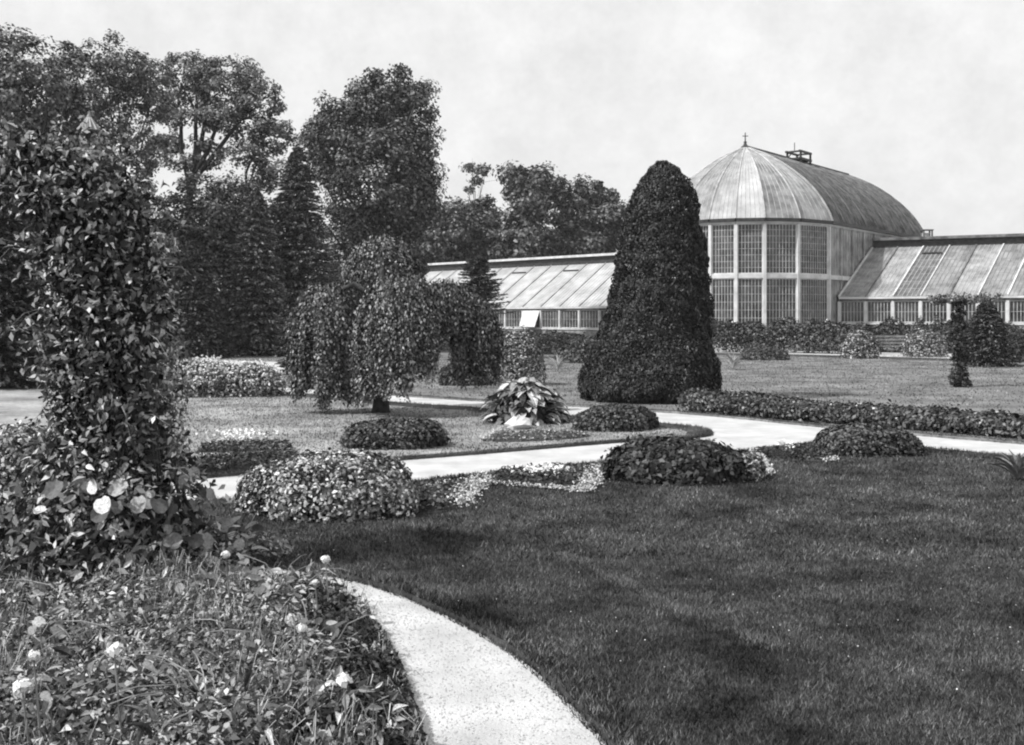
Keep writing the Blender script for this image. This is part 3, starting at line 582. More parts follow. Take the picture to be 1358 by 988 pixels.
hedge('flower_border', 'long leafy border hedge along the far side of the right-hand path', [(925,547),(1000,553),(1095,561),(1200,569),(1300,577),(1420,587),(1600,602)], 23, 1.2, 19000, .12, M['mleaf'], 'border', lump=.15, blossoms=260)
hedge('shrub_border', 'dark shrub border against the palm house windows', [(940,467.5),(1000,468),(1080,469),(1160,471)], 41, 1.8, 9000, .22, M['mleaf'], 'border', lump=.22, blossoms=120)
hedge('shrub_border', 'dark shrub border against the right glasshouse wing behind the bench', [(1160,467),(1240,468),(1358,470),(1500,473)], 42, 1.4, 8500, .22, M['dleaf'], 'border', lump=.3)
dome_bush('dark leafy shrub with pale flowers spilling on to the terrace path left of the bench', 1140, 22, 436, 476, 1600, .17, M['bleaf'])
hedge('shrub_border', 'low dark border at the foot of the left glasshouse wing', [(600,462),(660,462),(720,462),(800,463)], 20, 1.6, 5000, .26, M['dleaf'], 'border')
hedge('shrub_belt', 'dark undergrowth belt at the far side of the left lawn', [(-60,474),(100,470),(230,467),(340,467),(460,467),(590,464)], 46, 3.5, 13000, .34, M['dleaf'], 'shrubs')

# right: cone conifer and slim standard tree
conifer('dark cone-shaped conifer with a spiky leader near the right edge', 1308, 396, 47, 44, nb=900, per=24, size=.17, pw=.75, rag=.35, name='conifer')
Yt = 33.; bt = np.array([(1273-CX)*Yt/F, Yt, 0]); st_ = thing('standard_tree', 'slim dark stemmed little tree with a thin flat top, in front of the cone-shaped conifer', 'tree', bt)
trunk_mesh(st_, bt, at(1272, 398, Yt), .09, .06, wob=.02)
P, N, cc = crown_pts([ell(1275,396,34,6,Yt), ell(1240,398,14,5,Yt), ell(1310,394,20,5,Yt)], 60, 1500, .14); leaves('crown', P, N, .09, .05, M['tleaf'], st_)
P, N, cc = crown_pts([ell(1271,425,9,32,Yt), ell(1272,460,10,28,Yt)], 60, 3600, .14); leaves('foliage', P, N, .11, .06, M['dleaf'], st_)
limbs(st_, at(1272, 400, Yt), [at(1245,395,Yt), at(1300,392,Yt), at(1325,394,Yt), at(1232,399,Yt), at(1280,388,Yt)], .03, .01, wob=.03, sub=2)
P, N, cc = crown_pts([ell(1272,500,11,14,Yt), ell(1272,509,17,6,Yt)], 40, 1500, .1); leaves('foliage', P, N, .1, .05, M['dleaf'], st_)

# agaves and yuccas: every blade its own part
def blade_mesh(n=5):
    V, f = [], []
    for i in range(n+1):
        t = i/n; w_ = .5*math.sin(math.pi*min(1, .22+t*.78))**.8*(1-t*.15); x = t; z = .16*math.sin(t*2.4)-.12*t*t
        if i == n: w_ = .01
        V += [(x, -w_, z+.12*w_), (x, 0, z-.02), (x, w_, z+.12*w_)]
    for i in range(n):
        a = i*3; f += [(a, a+3, a+4, a+1), (a+1, a+4, a+5, a+2)]
    me = bpy.data.meshes.new('leaf'); me.from_pydata(V, [], f); me.update(); return me
def place_leaf(me, root, P, D, N, ln, wd, name='leaf'):
    D = unit(np.asarray(D, float)); N = np.asarray(N, float); S = unit(np.cross(N, D)); N = np.cross(D, S)
    o = bpy.data.objects.new(name, me); C.objects.link(o); o.parent = root; q = np.asarray(P) - base_of(root)
    o.matrix_local = Matrix([[D[0]*ln, S[0]*wd, N[0]*ln, q[0]], [D[1]*ln, S[1]*wd, N[1]*ln, q[1]], [D[2]*ln, S[2]*wd, N[2]*ln, q[2]], [0, 0, 0, 1]]); return o
def with_mat(me, m): me = me.copy(); me.materials.clear(); me.materials.append(m); return me
def gleaf(name, g0, g1, rough=.45):
    m = mat(name, g0, g1, 6, rough, .25, 30, spec=.4); t = m.node_tree; oi = t.nodes.new('ShaderNodeObjectInfo'); b = t.nodes['Principled BSDF']
    r_ = [n for n in t.nodes if n.type == 'MAP_RANGE'][0]; x = t.nodes.new('ShaderNodeMath'); x.operation = 'MULTIPLY'; mm = t.nodes.new('ShaderNodeMapRange'); mm.inputs[3].default_value = .4; mm.inputs[4].default_value = 1.5
    t.links.new(oi.outputs['Random'], mm.inputs[0]); t.links.new(mm.outputs[0], x.inputs[0]); t.links.new(r_.outputs[0], x.inputs[1]); t.links.new(x.outputs[0], b.inputs['Base Color']); return m
M['bigleaf'] = gleaf('broad_leaf', .1, .24); M['bigpale'] = gleaf('pale_broad_leaf', .25, .6); M['bigdark'] = gleaf('dark_broad_leaf', .04, .1)
blade = blade_mesh()
def agave(label, px, py, rpx, hpx, n, m='bigpale', wid=.12, group=None):
    b = G(px, py); Y = b[1]; root = thing('agave', label, 'plant', b, group); me = with_mat(blade, M[m])
    for i in range(n):
        a = i*2.4+rng.normal(scale=.15); e = .35+.9*(i/n); ln = math.hypot(rpx, hpx)*Y/F*rng.uniform(.8, 1.05)*.9
        place_leaf(me, root, b+[0, 0, .03], [math.cos(a)*math.cos(e), math.sin(a)*math.cos(e), math.sin(e)], [-math.cos(a)*math.sin(e), -math.sin(a)*math.sin(e), math.cos(e)], ln, ln*wid)
AG = 'spiky agave plants dotted on the lawns'
agave('small spiky agave at the right foot of the great yew, by the terrace', 972, 490, 17, 20, 16, group=AG)
agave('pale spiky agave on the lawn left of the great yew', 740, 492, 17, 22, 16, group=AG)
agave('larger dark-leaved agave cut by the right picture edge, beside the near path', 1350, 638, 26, 42, 22, 'bigleaf', .2, group=AG)

# broad-leaved clump: overlapping drooping leaves
Yc = F*H/(566-HOR)+.9; b = np.array([(697-CX)*Yc/F, Yc, 0]); hc = thing('broad_leaf_clump', 'mound of big pale overlapping leaves between the weeping tree and the great yew', 'plant', b)
me = with_mat(blade, M['bigpale']); me2 = with_mat(blade, M['bigleaf']); rx, hz = 58*Yc/F, 62*Yc/F
for i in range(230):
    d = unit(rng.normal(size=3)); d[2] = abs(d[2]); P = b+d*[rx*.82, rx*.6, hz*.9]*rng.uniform(.9, 1.02); dr = np.array([d[0]*1.2, d[1]*.8, -.12-.3*rng.random()])+rng.normal(scale=.24, size=3)
    ln = rng.uniform(.28, .46); place_leaf(me if rng.random() < .65 else me2, hc, P-unit(dr)*ln*.3, dr, np.array([d[0]*.3, d[1]*.4, 1.]), ln, ln*.46)
d = unit(rng.normal(size=(2200, 3))); d[:, 2] = np.abs(d[:, 2]); leaves('foliage', b+d*[rx*.75, rx*.55, hz*.72]*rng.uniform(.5, 1, (2200, 1)), d, .2, .1, M['dleaf'], hc)

# white stones
def stone(label, px, py, s, name='white_stone'):
    b = G(px, py); V = []; m = MB(); n = 10; prof = [(.0, .0), (.9, .02), (1.0, .3), (.75, .62), (.35, .8), (0.01, .86)]
    m.lathe(b, [(r_*s, z*s) for r_, z in prof], n); v = m.v[0]; v += rng.normal(scale=s*.08, size=v.shape)*[1, 1, .6]; o = m.build(name, M['stone'], loc=b); tag(o, label, 'stone')
stone('pale stone at the foot of the broad-leaved clump', 688, 568, .28); stone('square pale stone standing in the border under the palm house', 1047, 468, .42)

# bench on the terrace
Yb = 62.; b = np.array([(1186-CX)*Yb/F, Yb, 0]); bn = thing('park_bench', 'slatted garden bench on the terrace in front of the right glasshouse wing', 'bench', b)
wb = 46*Yb/F
for i in range(3): m = MB(); m.box(b+[0, -.28+i*.17, .48], wb, .13, .05); m.build('seat_slat', M['wood'], bn)
for i in range(3): m = MB(); m.box(b+[0, .2+i*.03, .66+i*.19], wb, .04, .12); m.build('back_slat', M['wood'], bn)
for s in (-1, 1):
    x = s*(wb/2-.12)
    for y in (-.3, .18): m = MB(); m.box(b+[x, y, .23], .07, .07, .46); m.build('leg', M['dark'], bn)
    m = MB(); m.beam(b+[x, .2, .46], b+[x, .29, 1.14], .06, .06, (0, 1, 0)); m.build('back_post', M['dark'], bn)
    m = MB(); m.box(b+[x, -.06, .72], .07, .58, .05); m.box(b+[x, -.31, .6], .05, .05, .22); m.build('armrest', M['wood'], bn)

# carpet beds: soil, low planting, pale clipped edging
def carpet_bed(label, poly, edges, flowers, nlf=1500, m='dleaf', h=.1):
    w_ = np.array([G(x, y)[:2] for x, y in poly]); cen = w_.mean(0); root = thing('flower_bed', label, 'flower bed', (cen[0], cen[1], 0))
    sm = smooth(w_, 4, True); k = len(sm); V = np.r_[np.c_[sm, np.full(k, .008)], np.c_[cen+(sm-cen)*.85, np.full(k, .05)], [[cen[0], cen[1], .06]]]
    mb = MB(); mb.add(V, [(i, (i+1) % k, k+(i+1) % k, k+i) for i in range(k)]+[(k+i, k+(i+1) % k, 2*k) for i in range(k)]); mb.build('soil', M['soil'], root)
    lo, hi_ = w_.min(0), w_.max(0); P = rng.uniform(lo, hi_, (nlf*4, 2)); P = P[inside(P, sm)][:nlf]; n = len(P)
    P = np.c_[P, rng.random(n)*h+.03]; leaves('foliage', P, rng.normal(scale=.5, size=(n, 3))+[0, -.2, 1], .07*rng.uniform(.6, 1.3, n), .035, M[m], root)
    ep = []
    for e in edges:
        l = smooth(np.array([G(x, y)[:2] for x, y in e[0]]), 6); seg = np.r_[0, np.cumsum(np.linalg.norm(np.diff(l, axis=0), axis=1))]; nn_ = int(seg[-1]*e[2]*1.25); s = rng.random(nn_)*seg[-1]
        q = np.stack([np.interp(s, seg, l[:, 0]), np.interp(s, seg, l[:, 1]), rng.random(nn_)*e[1]+.02], 1); q[:, :2] += rng.normal(scale=e[1]*.6, size=(nn_, 2)); ep.append(q[rng.random(nn_) < .6])
    if ep: q = np.concatenate(ep); leaves('pale_edging', q, rng.normal(scale=.6, size=q.shape)+[0, -.3, 1], .036*rng.uniform(.6, 1.3, len(q)), .022, M['pleaf'], root)
    fp = []
    for (x, y, n, spx, zh) in flowers:
        c = G(x, y); fp.append(c+np.c_[rng.normal(scale=spx*c[1]/F, size=n), rng.normal(scale=.12, size=n), rng.uniform(.03, zh, n)])
    if fp: q = np.concatenate(fp); leaves('blossom', q, rng.normal(scale=.7, size=q.shape)+[0, -.5, 1], .06, .05, M['white'], root)
carpet_bed('narrow bed with white flower tuft on the near lawn, right of largest mound', [(645,642),(670,630),(745,624),(790,630),(785,648),(720,648)], [([(640,643),(700,647),(780,654)], .05, 400), ([(775,655),(786,640),(792,628)], .12, 900)], [(712,634,200,15,.16), (740,632,60,10,.14)])
carpet_bed('patch of pale edging plants leading to the path right of the largest mound', [(560,650),(620,640),(640,642),(625,660),(600,676),(560,680)], [([(608,674),(625,655),(640,640)], .13, 1100), ([(565,655),(600,648)], .1, 500)], [], m='mleaf')
carpet_bed('bed with a white edging line running to the foot of the very dark mound', [(795,628),(830,618),(900,630),(905,642),(850,640)], [([(790,629),(850,634),(880,638),(906,643)], .05, 450)], [(870,634,30,4,.12)], m='mleaf')
carpet_bed('pointed bed with pale diagonal edging right of the very dark mound', [(1000,608),(1020,600),(1060,598),(1095,600),(1105,612),(1060,612)], [([(1000,602),(1008,615),(1018,632)], .08, 800), ([(1010,606),(1060,610),(1100,613)], .04, 350), ([(1085,601),(1106,613)], .06, 600)], [(1045,602,60,6,.2)])
carpet_bed('long bed with white flowers on the middle lawn right of the pillar', [(262,603),(280,593),(370,592),(385,598),(340,603)], [([(262,600),(340,599),(385,600)], .05, 350)], [(318,590,330,18,.26)], m='mleaf')
carpet_bed('dark strip bed with thin pale rim beside the path left of the largest mound', [(262,628),(270,612),(340,606),(400,604),(370,618)], [([(262,606),(340,604),(480,600)], .04, 250), ], [(293,623,20,3,.1)], m='dleaf')
carpet_bed('faint bed in the middle lawn tip below the broad-leaved clump', [(640,585),(660,576),(760,574),(780,580),(700,586)], [([(640,586),(655,576),(668,570)], .06, 350)], [], m='bleaf', h=.03, nlf=900)

# ---------------------------------------------------------------- ornamental pillars and climbers
def pillar(label, px, ytip, Y, k=1.0):
    c = np.array([(px-CX)*Y/F, Y, 0]); zt = at(px, ytip, Y)[2]; root = thing('garden_pillar', label, 'pillar', c, 'finialled timber pillars')
    s = 1.0
    m = MB(); m.lathe(c+[0, 0, zt], [(.0, .0), (.012, -.03), (.022, -.06), (.05, -.1), (.095, -.165), (.1, -.175), (.04, -.18), (.0, -.18)], 14); m.build('finial', M['wood'], root)
    g = MB()
    for i in range(12):
        a = i*math.pi/6; g.tube([c+[.095*math.cos(a), .095*math.sin(a), zt-.172], c+[.02*math.cos(a), .02*math.sin(a), zt-.06]], [.011, .004], 4)
    g.build('scallop', M['stone'], root)
    m = MB(); m.lathe(c+[0, 0, zt], [(.035, -.175), (.03, -.24), (.055, -.29), (.11, -.35), (.11, -.36), (.0, -.361)], 12); m.build('neck', M['dark'], root)
    m = MB(); m.box(c+[0, 0, zt-.375], .27, .27, .028); m.box(c+[0, 0, zt-.4], .23, .23, .024); m.build('cap', M['stone'], root)
    m = MB(); m.box(c+[0, 0, (zt-.41)/2], .17, .17, zt-.41); m.build('shaft', M['wood'], root); return c, zt
c1, z1 = pillar('timber pillar with a scalloped pointed finial, rising from the near climber at left', 118, 147, 9.2)
c2, z2 = pillar('second finialled pillar, its tip just showing behind the right side of the climber', 203, 274, 14.5)

def round_leaf_mesh(k=9, cup=.18):
    V = [(0, 0, 0), (.42, 0, -.03)]; f = []
    for i in range(k+1):
        a = -2.75+5.5*i/k; rr = .5*(1+.1*math.cos(a*2)); V.append((.42+rr*math.cos(a)*.98, rr*math.sin(a), cup*(.5*abs(math.sin(a)))-.08*max(0, math.cos(a))))
    for i in range(k): f.append((1, 2+i, 3+i))
    f += [(0, 2, 1), (0, 1, 2+k)]
    me = bpy.data.meshes.new('leaf'); me.from_pydata(V, [], f); me.update(); return me
def pointed_leaf_mesh(cup=.1, bend=.18):
    V, f = [], []; ws = [.02, .3, .42, .36, .2, .01]
    for i, w_ in enumerate(ws):
        t = i/5; z = bend*t-bend*1.8*t*t; V += [(t, -w_, z+cup*w_*2), (t, 0, z), (t, w_, z+cup*w_*2)]
    for i in range(5):
        a = i*3; f += [(a, a+3, a+4, a+1), (a+1, a+4, a+5, a+2)]
    me = bpy.data.meshes.new('leaf'); me.from_pydata(V, [], f); me.update(); return me
rl, pl_, pl2 = round_leaf_mesh(), pointed_leaf_mesh(), pointed_leaf_mesh(.2, .35)
RL = {k: with_mat(rl, M[k]) for k in ('bigleaf', 'bigpale', 'bigdark')}; PL = {k: with_mat(pl_, M[k]) for k in RL}; P2 = {k: with_mat(pl2, M[k]) for k in RL}
def pick(): 
    q = rng.random(); return 'bigpale' if q < .36 else ('bigleaf' if q < .8 else 'bigdark')

# outline of the climber: photo row -> left and right edge
YC = 9.2; rows = [172,190,207,235,300,360,420,480,540,600,660,700,740,775]
lef = [-30,-40,-45,-20,30,46,54,52,68,52,0,-40,-60,-60]; rig = [60,95,130,205,214,228,226,210,222,244,280,298,318,300]
cl = thing('climbing_plant', 'dense leafy climber smothering the near pillar at the left', 'climber', c1)
def climber_pts(n, front=True, rmin=.8, rows_=(180, 775)):
    zy = rng.uniform(rows_[0], rows_[1], n); l = np.interp(zy, rows, lef); r_ = np.interp(zy, rows, rig); cx = (l+r_)/2; hw = .92*(r_-l)/2*(1+.13*np.sin(zy*.11+cx*.02)*np.sin(zy*.043+1)+rng.normal(scale=.1, size=n))
    a = rng.uniform(math.pi, 2*math.pi, n) if front else rng.random(n)*2*math.pi; q = rng.uniform(rmin, 1.0, n)
    d = hw*YC/F; dep = np.minimum(d, .75+.35*(zy > 640))
    u = np.stack([np.cos(a), np.sin(a), np.zeros(n)], 1)
    P = np.stack([(cx-CX)*YC/F+np.cos(a)*d*q, YC+np.sin(a)*dep*q, H-(zy-HOR)*YC/F], 1); P[:, 2] = np.maximum(P[:, 2], .06)
    g_ = np.sin(a*5+P[:, 2]*3.1)*np.sin(P[:, 2]*5.3-a*2)+.5*np.sin(a*11+P[:, 2]*9); k_ = (g_ > -.35) | (rng.random(n) < .3); k_ |= n <= 300; return P[k_], u[k_]
P, u = climber_pts(300, True, .92)
for i in range(300):
    low = P[i, 2] < .9; big = rng.uniform(.08, .17) if low else rng.uniform(.045, .105); me = (RL if low and rng.random() < .75 else (PL if rng.random() < .6 else P2))[pick()]
    D = np.array([rng.normal(scale=.7), -.3, -.7+rng.normal(scale=.4)])+u[i]*.4; N = u[i]*.8+np.array([-.2, -.1, .8])+rng.normal(scale=.4, size=3)
    place_leaf(me, cl, P[i]+u[i]*.03, D, N, big, big*rng.uniform(.42, .7) if me not in RL.values() else big)
P, u = climber_pts(27000, False, .35); n = len(P)
sz = np.where(P[:, 2] < .9, .085, .066)*rng.uniform(.5, 1.5, n)
N = u*.7+[-.1, 0, .5]+rng.normal(scale=.6, size=(n, 3)); D = np.array([0, 0, -.6])+rng.normal(scale=.8, size=(n, 3))
leaves('foliage', P, N, sz, sz*.4, M['bleaf'], cl, D)
dn = rng.normal(size=(900, 3))*[.2, .16, .13]+[c1[0], YC-.05, z1-.42]; leaves('foliage', dn, rng.normal(size=dn.shape)+[0, -.4, .4], .06, .028, M['bleaf'], cl)
P, u = climber_pts(5000, False, .1); leaves('inner_foliage', P, rng.normal(size=P.shape), .1, .07, M['dleaf'], cl)  # inner leaves coloured darker, so gaps in the climber read as shade
m = MB()
for i in range(26):
    a0 = rng.random()*6.28; pts = []
    for t in np.linspace(0, 1, 9):
        yy = 760-t*540; l, r_ = np.interp(yy, rows, lef), np.interp(yy, rows, rig); cxp = (l+r_)/2; rr = (r_-l)/2*YC/F*.85*(.3+.7*t if i % 2 else .9); a = a0+t*2.2
        pts.append([(cxp-CX)*YC/F+rr*math.cos(a), YC+rr*.6*math.sin(a), max(H-(yy-HOR)*YC/F, .02)])
    m.tube(pts, np.linspace(.018, .006, 9), 5)
m.build('vine_stem', M['bark'], cl, smooth=True)
# stray shoots on the outline
m = MB(); pv = []; 
for i in range(80):
    P0, u0 = climber_pts(1, True, .95); P0, u0 = P0[0], u0[0]; L_ = rng.uniform(.12, .42); d = unit(u0*.9+np.array([rng.normal(scale=.5), 0, rng.normal(scale=.6)])); e = P0+d*L_; md = P0+d*L_*.5+[0, 0, .05]; m.tube([P0, md, e], [.005, .004, .002], 4)
    for t in np.linspace(.3, 1, 7): pv.append(P0+(e-P0)*t)
m.build('shoot', M['wood'], cl)['kind'] = 'stuff'
pv = np.array(pv)+rng.normal(scale=.02, size=(len(pv), 3)); leaves('shoot_leaf', pv, rng.normal(size=pv.shape)+[0, -.4, .6], .08*rng.uniform(.6, 1.3, len(pv)), .04, M['bleaf'], cl)
# second climber
cl2 = thing('climbing_plant', 'sparser climber round the second pillar, behind the right side of the near climber', 'climber', c2)
a = rng.random(5200)*6.28; z = rng.uniform(.05, z2-.42, 5200); rr = (.32+.2*(1-z/z2))*rng.uniform(.4, 1, 5200)
P = c2+np.stack([np.cos(a)*rr, np.sin(a)*rr, z], 1); sz = .09*rng.uniform(.6, 1.3, 5200); leaves('foliage', P, np.stack([np.cos(a), np.sin(a), .5+0*a], 1)+rng.normal(scale=.5, size=P.shape), sz, sz*.5, M['bleaf'], cl2)

# ---------------------------------------------------------------- foreground bed
bedpx = [(-900,790),(-200,770),(60,762),(200,765),(330,772),(425,786),(478,818),(515,872),(540,932),(556,988),(566,1070),(560,1200),(-900,1200)]
bed = np.array([G(x, y)[:2] for x, y in bedpx]); sb = sheet('bed_soil', bed, .012, M['soil']); tag(sb, kind='structure')
def plant(label, px, py, rpx, h, nleaf, kinds, size, flowers=(), nfill=2200, stems=4, fillm='bedleaf', name='bedding_plant', group='mixed plants of the foreground bed', lsc=.6):
    b = G(px, py); root = thing(name, label, 'plant', b, group); r_ = rpx*b[1]/F
    a = rng.random(nleaf)*6.28; q = rng.random(nleaf)**.5; z = h*(1-.55*q**2)*rng.uniform(.55, 1.05, nleaf)
    P = b+np.stack([np.cos(a)*q*r_, np.sin(a)*q*r_, z], 1); u = np.stack([np.cos(a), np.sin(a), 0*a], 1)
    for i in range(nleaf):
        L_ = kinds[rng.integers(0, len(kinds))]; me = L_[pick()]; s = size*rng.uniform(.6, 1.35); D = u[i]*.8+np.array([0, 0, rng.normal(scale=.45)])+rng.normal(scale=.4, size=3); N = np.array([-.15, -.25, .9])+rng.normal(scale=.45, size=3)
        place_leaf(me, root, P[i], D, N, s, s*(1 if L_ is RL else lsc*rng.uniform(.6, 1)))
    m_ = MB()
    for i in range(0, nleaf, 3):
        m_.tube([b+rng.normal(scale=.05, size=3)*[1, 1, 0], b*.4+P[i]*.6+[0, 0, h*.15], P[i]], [.006, .005, .003], 4)
    for i in range(stems):
        a_ = rng.random()*6.28; e = b+[math.cos(a_)*r_*1.1, math.sin(a_)*r_*1.1, h*rng.uniform(.7, 1.2)]; s0 = b+rng.normal(scale=r_*.3, size=3)*[1, 1, 0]; md = (s0+e)/2+[0, 0, h*.45]; m_.tube([s0, s0*.5+md*.5+[0,0,h*.1], md, md*.4+e*.6+[0, 0, h*.05], e], [.006, .005, .004, .004, .002], 4)
    m_.build('stem', M['pgreen'], root)['kind'] = 'stuff'
    d = unit(rng.normal(size=(nfill, 3))); d[:, 2] = np.abs(d[:, 2]); Pf = b+d*[r_, r_, h*.85]*rng.random((nfill, 1))**.4; Pf[:, 2] = np.maximum(Pf[:, 2], .03); sz = .055*rng.uniform(.5, 1.4, nfill)
    leaves('foliage', Pf, d+[-.1, -.2, .6]+rng.normal(scale=.6, size=d.shape), sz, sz*.42, M[fillm], root)
    for (fx, fy, fs) in flowers:
        Y = b[1]; fs *= .95; c = at(fx, fy, Y-.45); fm = MB(); m2 = MB(); m2.tube([c-[0, 0, .02], c+[.02, .05, -max(c[2]-.05, .1)]], [.005, .007], 5); 
        for k_ in range(46):
            d_ = unit(rng.normal(size=3)+np.array([0, -.35, .35])); t_ = unit(np.cross(d_, rng.normal(size=3))); s_ = np.cross(d_, t_); q_ = c+d_*fs*rng.uniform(.35, .8)*[1, 1, .8]; l_ = fs*.42; w_ = fs*.3
            fm.add([q_-t_*l_, q_+s_*w_+d_*l_*.2, q_+t_*l_+d_*l_*.35, q_-s_*w_+d_*l_*.2], [(0, 1, 2, 3)])
        fo = fm.build('flower', M['white'], root); m2.build('flower_stalk', M['pgreen'], root)
M['pgreen'] = mat('plant_stem', .1, .3, 5, .6, 0)
plant('bedding plant bearing the large white flower in the foreground bed, left of centre', 150, 960, 120, .42, 70, [PL, P2], .085, [(152,862,.055)])
plant('bedding plant with a pale drooping bloom at the lower left corner', 15, 985, 110, .42, 60, [PL, P2], .09, [(30,912,.06), (45,870,.04)])
plant('bedding plant with a white flower near the path edge at lower right of the bed', 455, 985, 80, .35, 60, [P2, PL], .08, [(456,902,.05)], fillm='mleaf')
plant('bedding plant with a small white flower in the middle of the foreground bed', 390, 905, 100, .36, 60, [P2, RL], .08, [(400,833,.04)])
plant('narrow-leaved plant at the bottom centre of the foreground bed', 280, 1010, 120, .4, 60, [P2], .12, (), stems=9, lsc=.3)
plant('tangled leafy plant at the left picture edge of the foreground bed', 20, 880, 110, .32, 50, [PL, RL], .08, (), stems=5)
plant('bushy pointed-leaved plant in the middle of the foreground bed behind the large white flower', 210, 880, 110, .32, 60, [PL, P2], .08, (), stems=5)
plant('leafy plant at the top of the foreground bed nearest the pillar', 140, 815, 120, .3, 55, [PL], .085, (), stems=4)
plant('round-leaved plant at the top right of the foreground bed', 300, 830, 110, .32, 60, [RL, P2], .09, (), stems=4)
plant('white-flowered plant where the bed meets the near path', 385, 812, 75, .33, 50, [PL, P2], .08, [(432,742,.045), (418,772,.03), (300,735,.04)], stems=4)
plant('round-leaved creeper spilling from the foot of the pillar on to the near path', 250, 745, 110, .34, 80, [RL], .12, (), name='round_leaf_plant')
plant('broad round-leaved plant at the left foot of the pillar', 30, 735, 120, .55, 80, [RL, PL], .16, (), name='round_leaf_plant')
plant('broad round-leaved plant at the front foot of the pillar', 140, 745, 120, .62, 90, [RL], .17, (), name='round_leaf_plant')
plant('low leafy plant right of the pillar foot at the lawn edge', 330, 735, 60, .25, 50, [PL, P2], .09, (), name='round_leaf_plant')
# filler greenery of the bed and the dark clipped edging
n = 60000; P = rng.uniform([-6.2, 4.2], [-.2, 9.4], (n*2, 2)); P = P[inside(P, bed)][:n]; n = len(P)
hh = .13+.07*np.sin(P[:, 0]*4.1+P[:, 1]*2.3)+.06*np.sin(P[:, 0]*9.7-P[:, 1]*7.1)+.04*np.sin(P[:, 0]*19+P[:, 1]*23); hh = np.maximum(hh, .05)
P = np.c_[P, hh*rng.random(n)**.5+.02]; sz = .042*rng.uniform(.4, 1.6, n)
o = leaves('ground_cover', P, rng.normal(scale=.7, size=P.shape)+[0, -.3, .7], sz, sz*rng.uniform(.2, .6, n), M['bedleaf'], D=rng.normal(scale=.8, size=P.shape)+[0, 0, .7]); o.location = (0, 0, 0); tag(o, 'low mixed greenery filling the foreground bed', 'ground cover')
k = 5200; idx = rng.integers(0, n, k); st0 = P[idx]*[1, 1, .3]; mb = []
an = rng.random(k)*6.28; L_ = rng.uniform(.08, .22, k)[:, None]; dr = np.stack([np.cos(an), np.sin(an), 0*an], 1); p0 = st0; wv = np.stack([-dr[:, 1], dr[:, 0], 0*an], 1)*.0022
top_ = hh[idx][:, None]*np.array([[0, 0, 1.]]); segs = []
pts_ = [p0, p0+dr*L_*.25+top_*.9, p0+dr*L_*.65+top_*1.35, p0+dr*L_*1.1+top_*1.1]
for i in range(3):
    segs.append(np.stack([pts_[i]-wv, pts_[i+1]-wv*(1-.3*i), pts_[i+1]+wv*(1-.3*i), pts_[i]+wv], 1).reshape(-1, 3))
o = fast_mesh('fine_stalk', np.concatenate(segs), 4, M['bedleaf']); tag(o, 'fine curved pale stalks rising through the foreground bed', 'grass', kind='stuff')
eh = fl[(fl[:, 1] < 8.2) & (fl[:, 1] > 4.2)]; k = len(eh); idx = rng.integers(0, k-1, 16000); t = rng.random((16000, 1)); q = eh[idx]*(1-t)+eh[idx+1]*t
off = rng.uniform(0, .42, 16000); P = np.c_[q[:, 0]-off, q[:, 1], np.zeros(16000)]; P[:, 2] = rng.random(16000)**.6*(.2*np.minimum(1, .35+off*3)); sz = .04*rng.uniform(.6, 1.4, 16000)
ce = np.array([eh[:, 0].mean()-.2, eh[:, 1].mean(), 0]); er = thing('edging_hedge', 'low dark small-leaved edging between the foreground bed and the near path', 'hedge', ce)
leaves('foliage', P, rng.normal(scale=.6, size=P.shape)+[.3, -.3, .6], sz, sz*.5, M['dleaf'], er)

# ---------------------------------------------------------------- grass blades
def blades(P, h, w_, m, name='grass'):
    n = len(P); a = rng.random(n)*6.28; d = np.stack([np.cos(a), np.sin(a), 0*a], 1); hh = (h*rng.uniform(.5, 1.4, n))[:, None]; ww = (w_*rng.uniform(.7, 1.3, n))[:, None]
    lean = rng.normal(scale=.45, size=(n, 3))*[1, 1, 0]; P3 = np.c_[P, np.zeros(n)] if P.shape[1] == 2 else P
    V = np.stack([P3-d*ww/2, P3+d*ww/2, P3+lean*hh+[0, 0, 1]*hh], 1).reshape(-1, 3)
    return fast_mesh(name, V, 3, m)
def scatter(n, y0, y1, xr0=-.55, xr1=.55, power=1.0):
    y = y0+(y1-y0)*rng.random(n)**power; return np.stack([rng.uniform(xr0, xr1, n)*y, y], 1)
for (n, y0, y1, h, w_) in ((230000, 5.0, 9.5, .028, .006), (110000, 9.5, 15.5, .032, .011), (45000, 15.5, 24, .035, .02)):
    P = scatter(n, y0, y1, -.35, .52); P = P[~inside(P, main_poly) & ~inside(P, front_poly) & ~inside(P, bed) & ~inside(P, dry)]
    o = blades(P, h, w_, M['grass']); tag(o, 'short dark mown grass of the lawn', 'grass', kind='stuff')
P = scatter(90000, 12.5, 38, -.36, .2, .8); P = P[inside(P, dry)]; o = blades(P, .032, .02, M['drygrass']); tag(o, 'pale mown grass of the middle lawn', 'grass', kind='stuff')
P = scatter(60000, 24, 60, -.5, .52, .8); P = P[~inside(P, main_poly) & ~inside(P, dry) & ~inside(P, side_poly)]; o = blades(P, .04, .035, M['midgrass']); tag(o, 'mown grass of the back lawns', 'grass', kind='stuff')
E = []; nE = 24000
for line, sd_ in ((lower, -1), (fr, 1), (trim(island, 40), -1), (trim(upper, 45), -1)):
    d = unit(np.gradient(line, axis=0)); nr_ = np.stack([-d[:, 1], d[:, 0]], 1)*sd_; seg = np.linalg.norm(np.diff(line, axis=0), axis=1)
    idx = rng.choice(len(line)-1, nE, p=seg/seg.sum()); t = rng.random((nE, 1)); o_ = rng.uniform(-.035, .3, (nE, 1)); E.append(np.c_[line[idx]*(1-t)+line[idx+1]*t+nr_[idx]*o_, np.where(o_ > .0, np.maximum(.05*(1-o_/.28), 0), 0)])
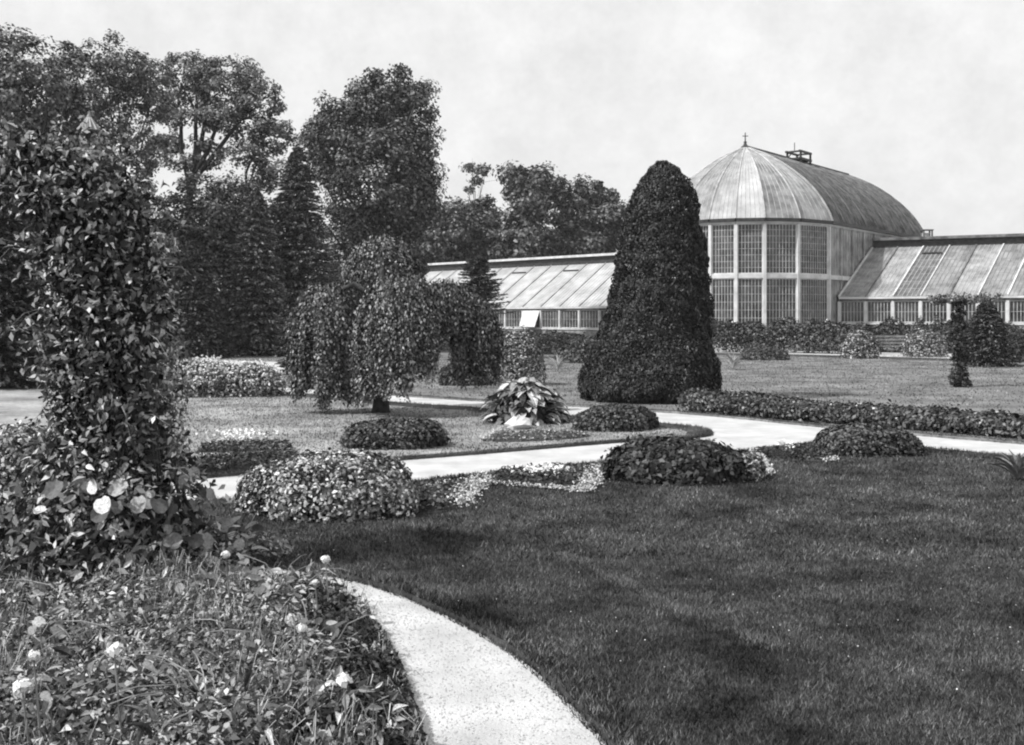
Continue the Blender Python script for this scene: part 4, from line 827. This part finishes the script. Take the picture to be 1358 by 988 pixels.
o = blades(np.concatenate(E), .04, .011, M['grass'], 'edge_grass'); tag(o, 'longer grass hanging over the cut lawn edges', 'grass', kind='stuff')
t = rng.random((5000, 1)); a_, b_ = G(740, 735)[:2], G(1040, 868)[:2]; P = a_*(1-t)+b_*t+rng.normal(scale=.05, size=(5000, 2))+np.c_[np.sin(t[:, 0]*9)*.05, 0*t]
P = P[rng.random(5000) < .5+.5*np.sin(t[:, 0]*23)]
o = blades(P, .032, .007, M['pale_grass'], 'dry_grass'); tag(o, 'faint pale worn streak of dry grass across the near lawn', 'grass', kind='stuff')
P = rng.uniform([-2, 5.2], [1.2, 12.5], (26000, 2)); P = P[inside(P, front_poly) | inside(P, main_poly)][:9000]; n = len(P); P = np.c_[P, np.full(n, .008)]; r_ = rng.uniform(.003, .009, (n, 1))
a = rng.random(n)*6.28; e = [np.c_[np.cos(a+k), np.sin(a+k), 0*a]*r_+P for k in (0, 2.1, 4.2)]; tp = P+[0, 0, .8]*r_
o = fast_mesh('pebble', np.stack([e[0], e[1], tp, e[1], e[2], tp, e[2], e[0], tp], 1).reshape(-1, 3), 3, M['pebble']); tag(o, 'loose pebbles on the gravel paths', 'gravel', kind='stuff')
P = scatter(1500, 6, 14, -.3, .5); P = P[~inside(P, main_poly) & ~inside(P, front_poly) & ~inside(P, bed)][:170]
o = leaves('lawn_daisy', np.c_[P, np.full(len(P), .035)], rng.normal(scale=.2, size=(len(P), 3))+[0, -.4, 1], .011, .011, M['pleaf']); tag(o, 'tiny pale daisies and clippings scattered over the near lawn', 'daisies')
hz = MB(); hz.bar([0,720,-1.], [0,720,26.], [906,0,0], [0,786,0]); hm = bpy.data.materials.new('thin_haze'); hm.use_nodes = True; hn = hm.node_tree; hn.nodes.clear()
pv_ = hn.nodes.new('ShaderNodeVolumePrincipled'); ho = hn.nodes.new('ShaderNodeOutputMaterial'); pv_.inputs['Color'].default_value = (.9, .9, .9, 1); pv_.inputs['Density'].default_value = .0003; hn.links.new(pv_.outputs[0], ho.inputs['Volume'])
tag(hz.build('haze', hm), kind='stuff')
print('objects', len(bpy.data.objects), 'tris', sum(sum(len(p.vertices)-2 for p in o.data.polygons) if len(o.data.polygons) < 1000 else len(o.data.polygons)*(2 if o.data.polygons[0].loop_total == 4 else 1) for o in bpy.data.objects if o.type == 'MESH'))
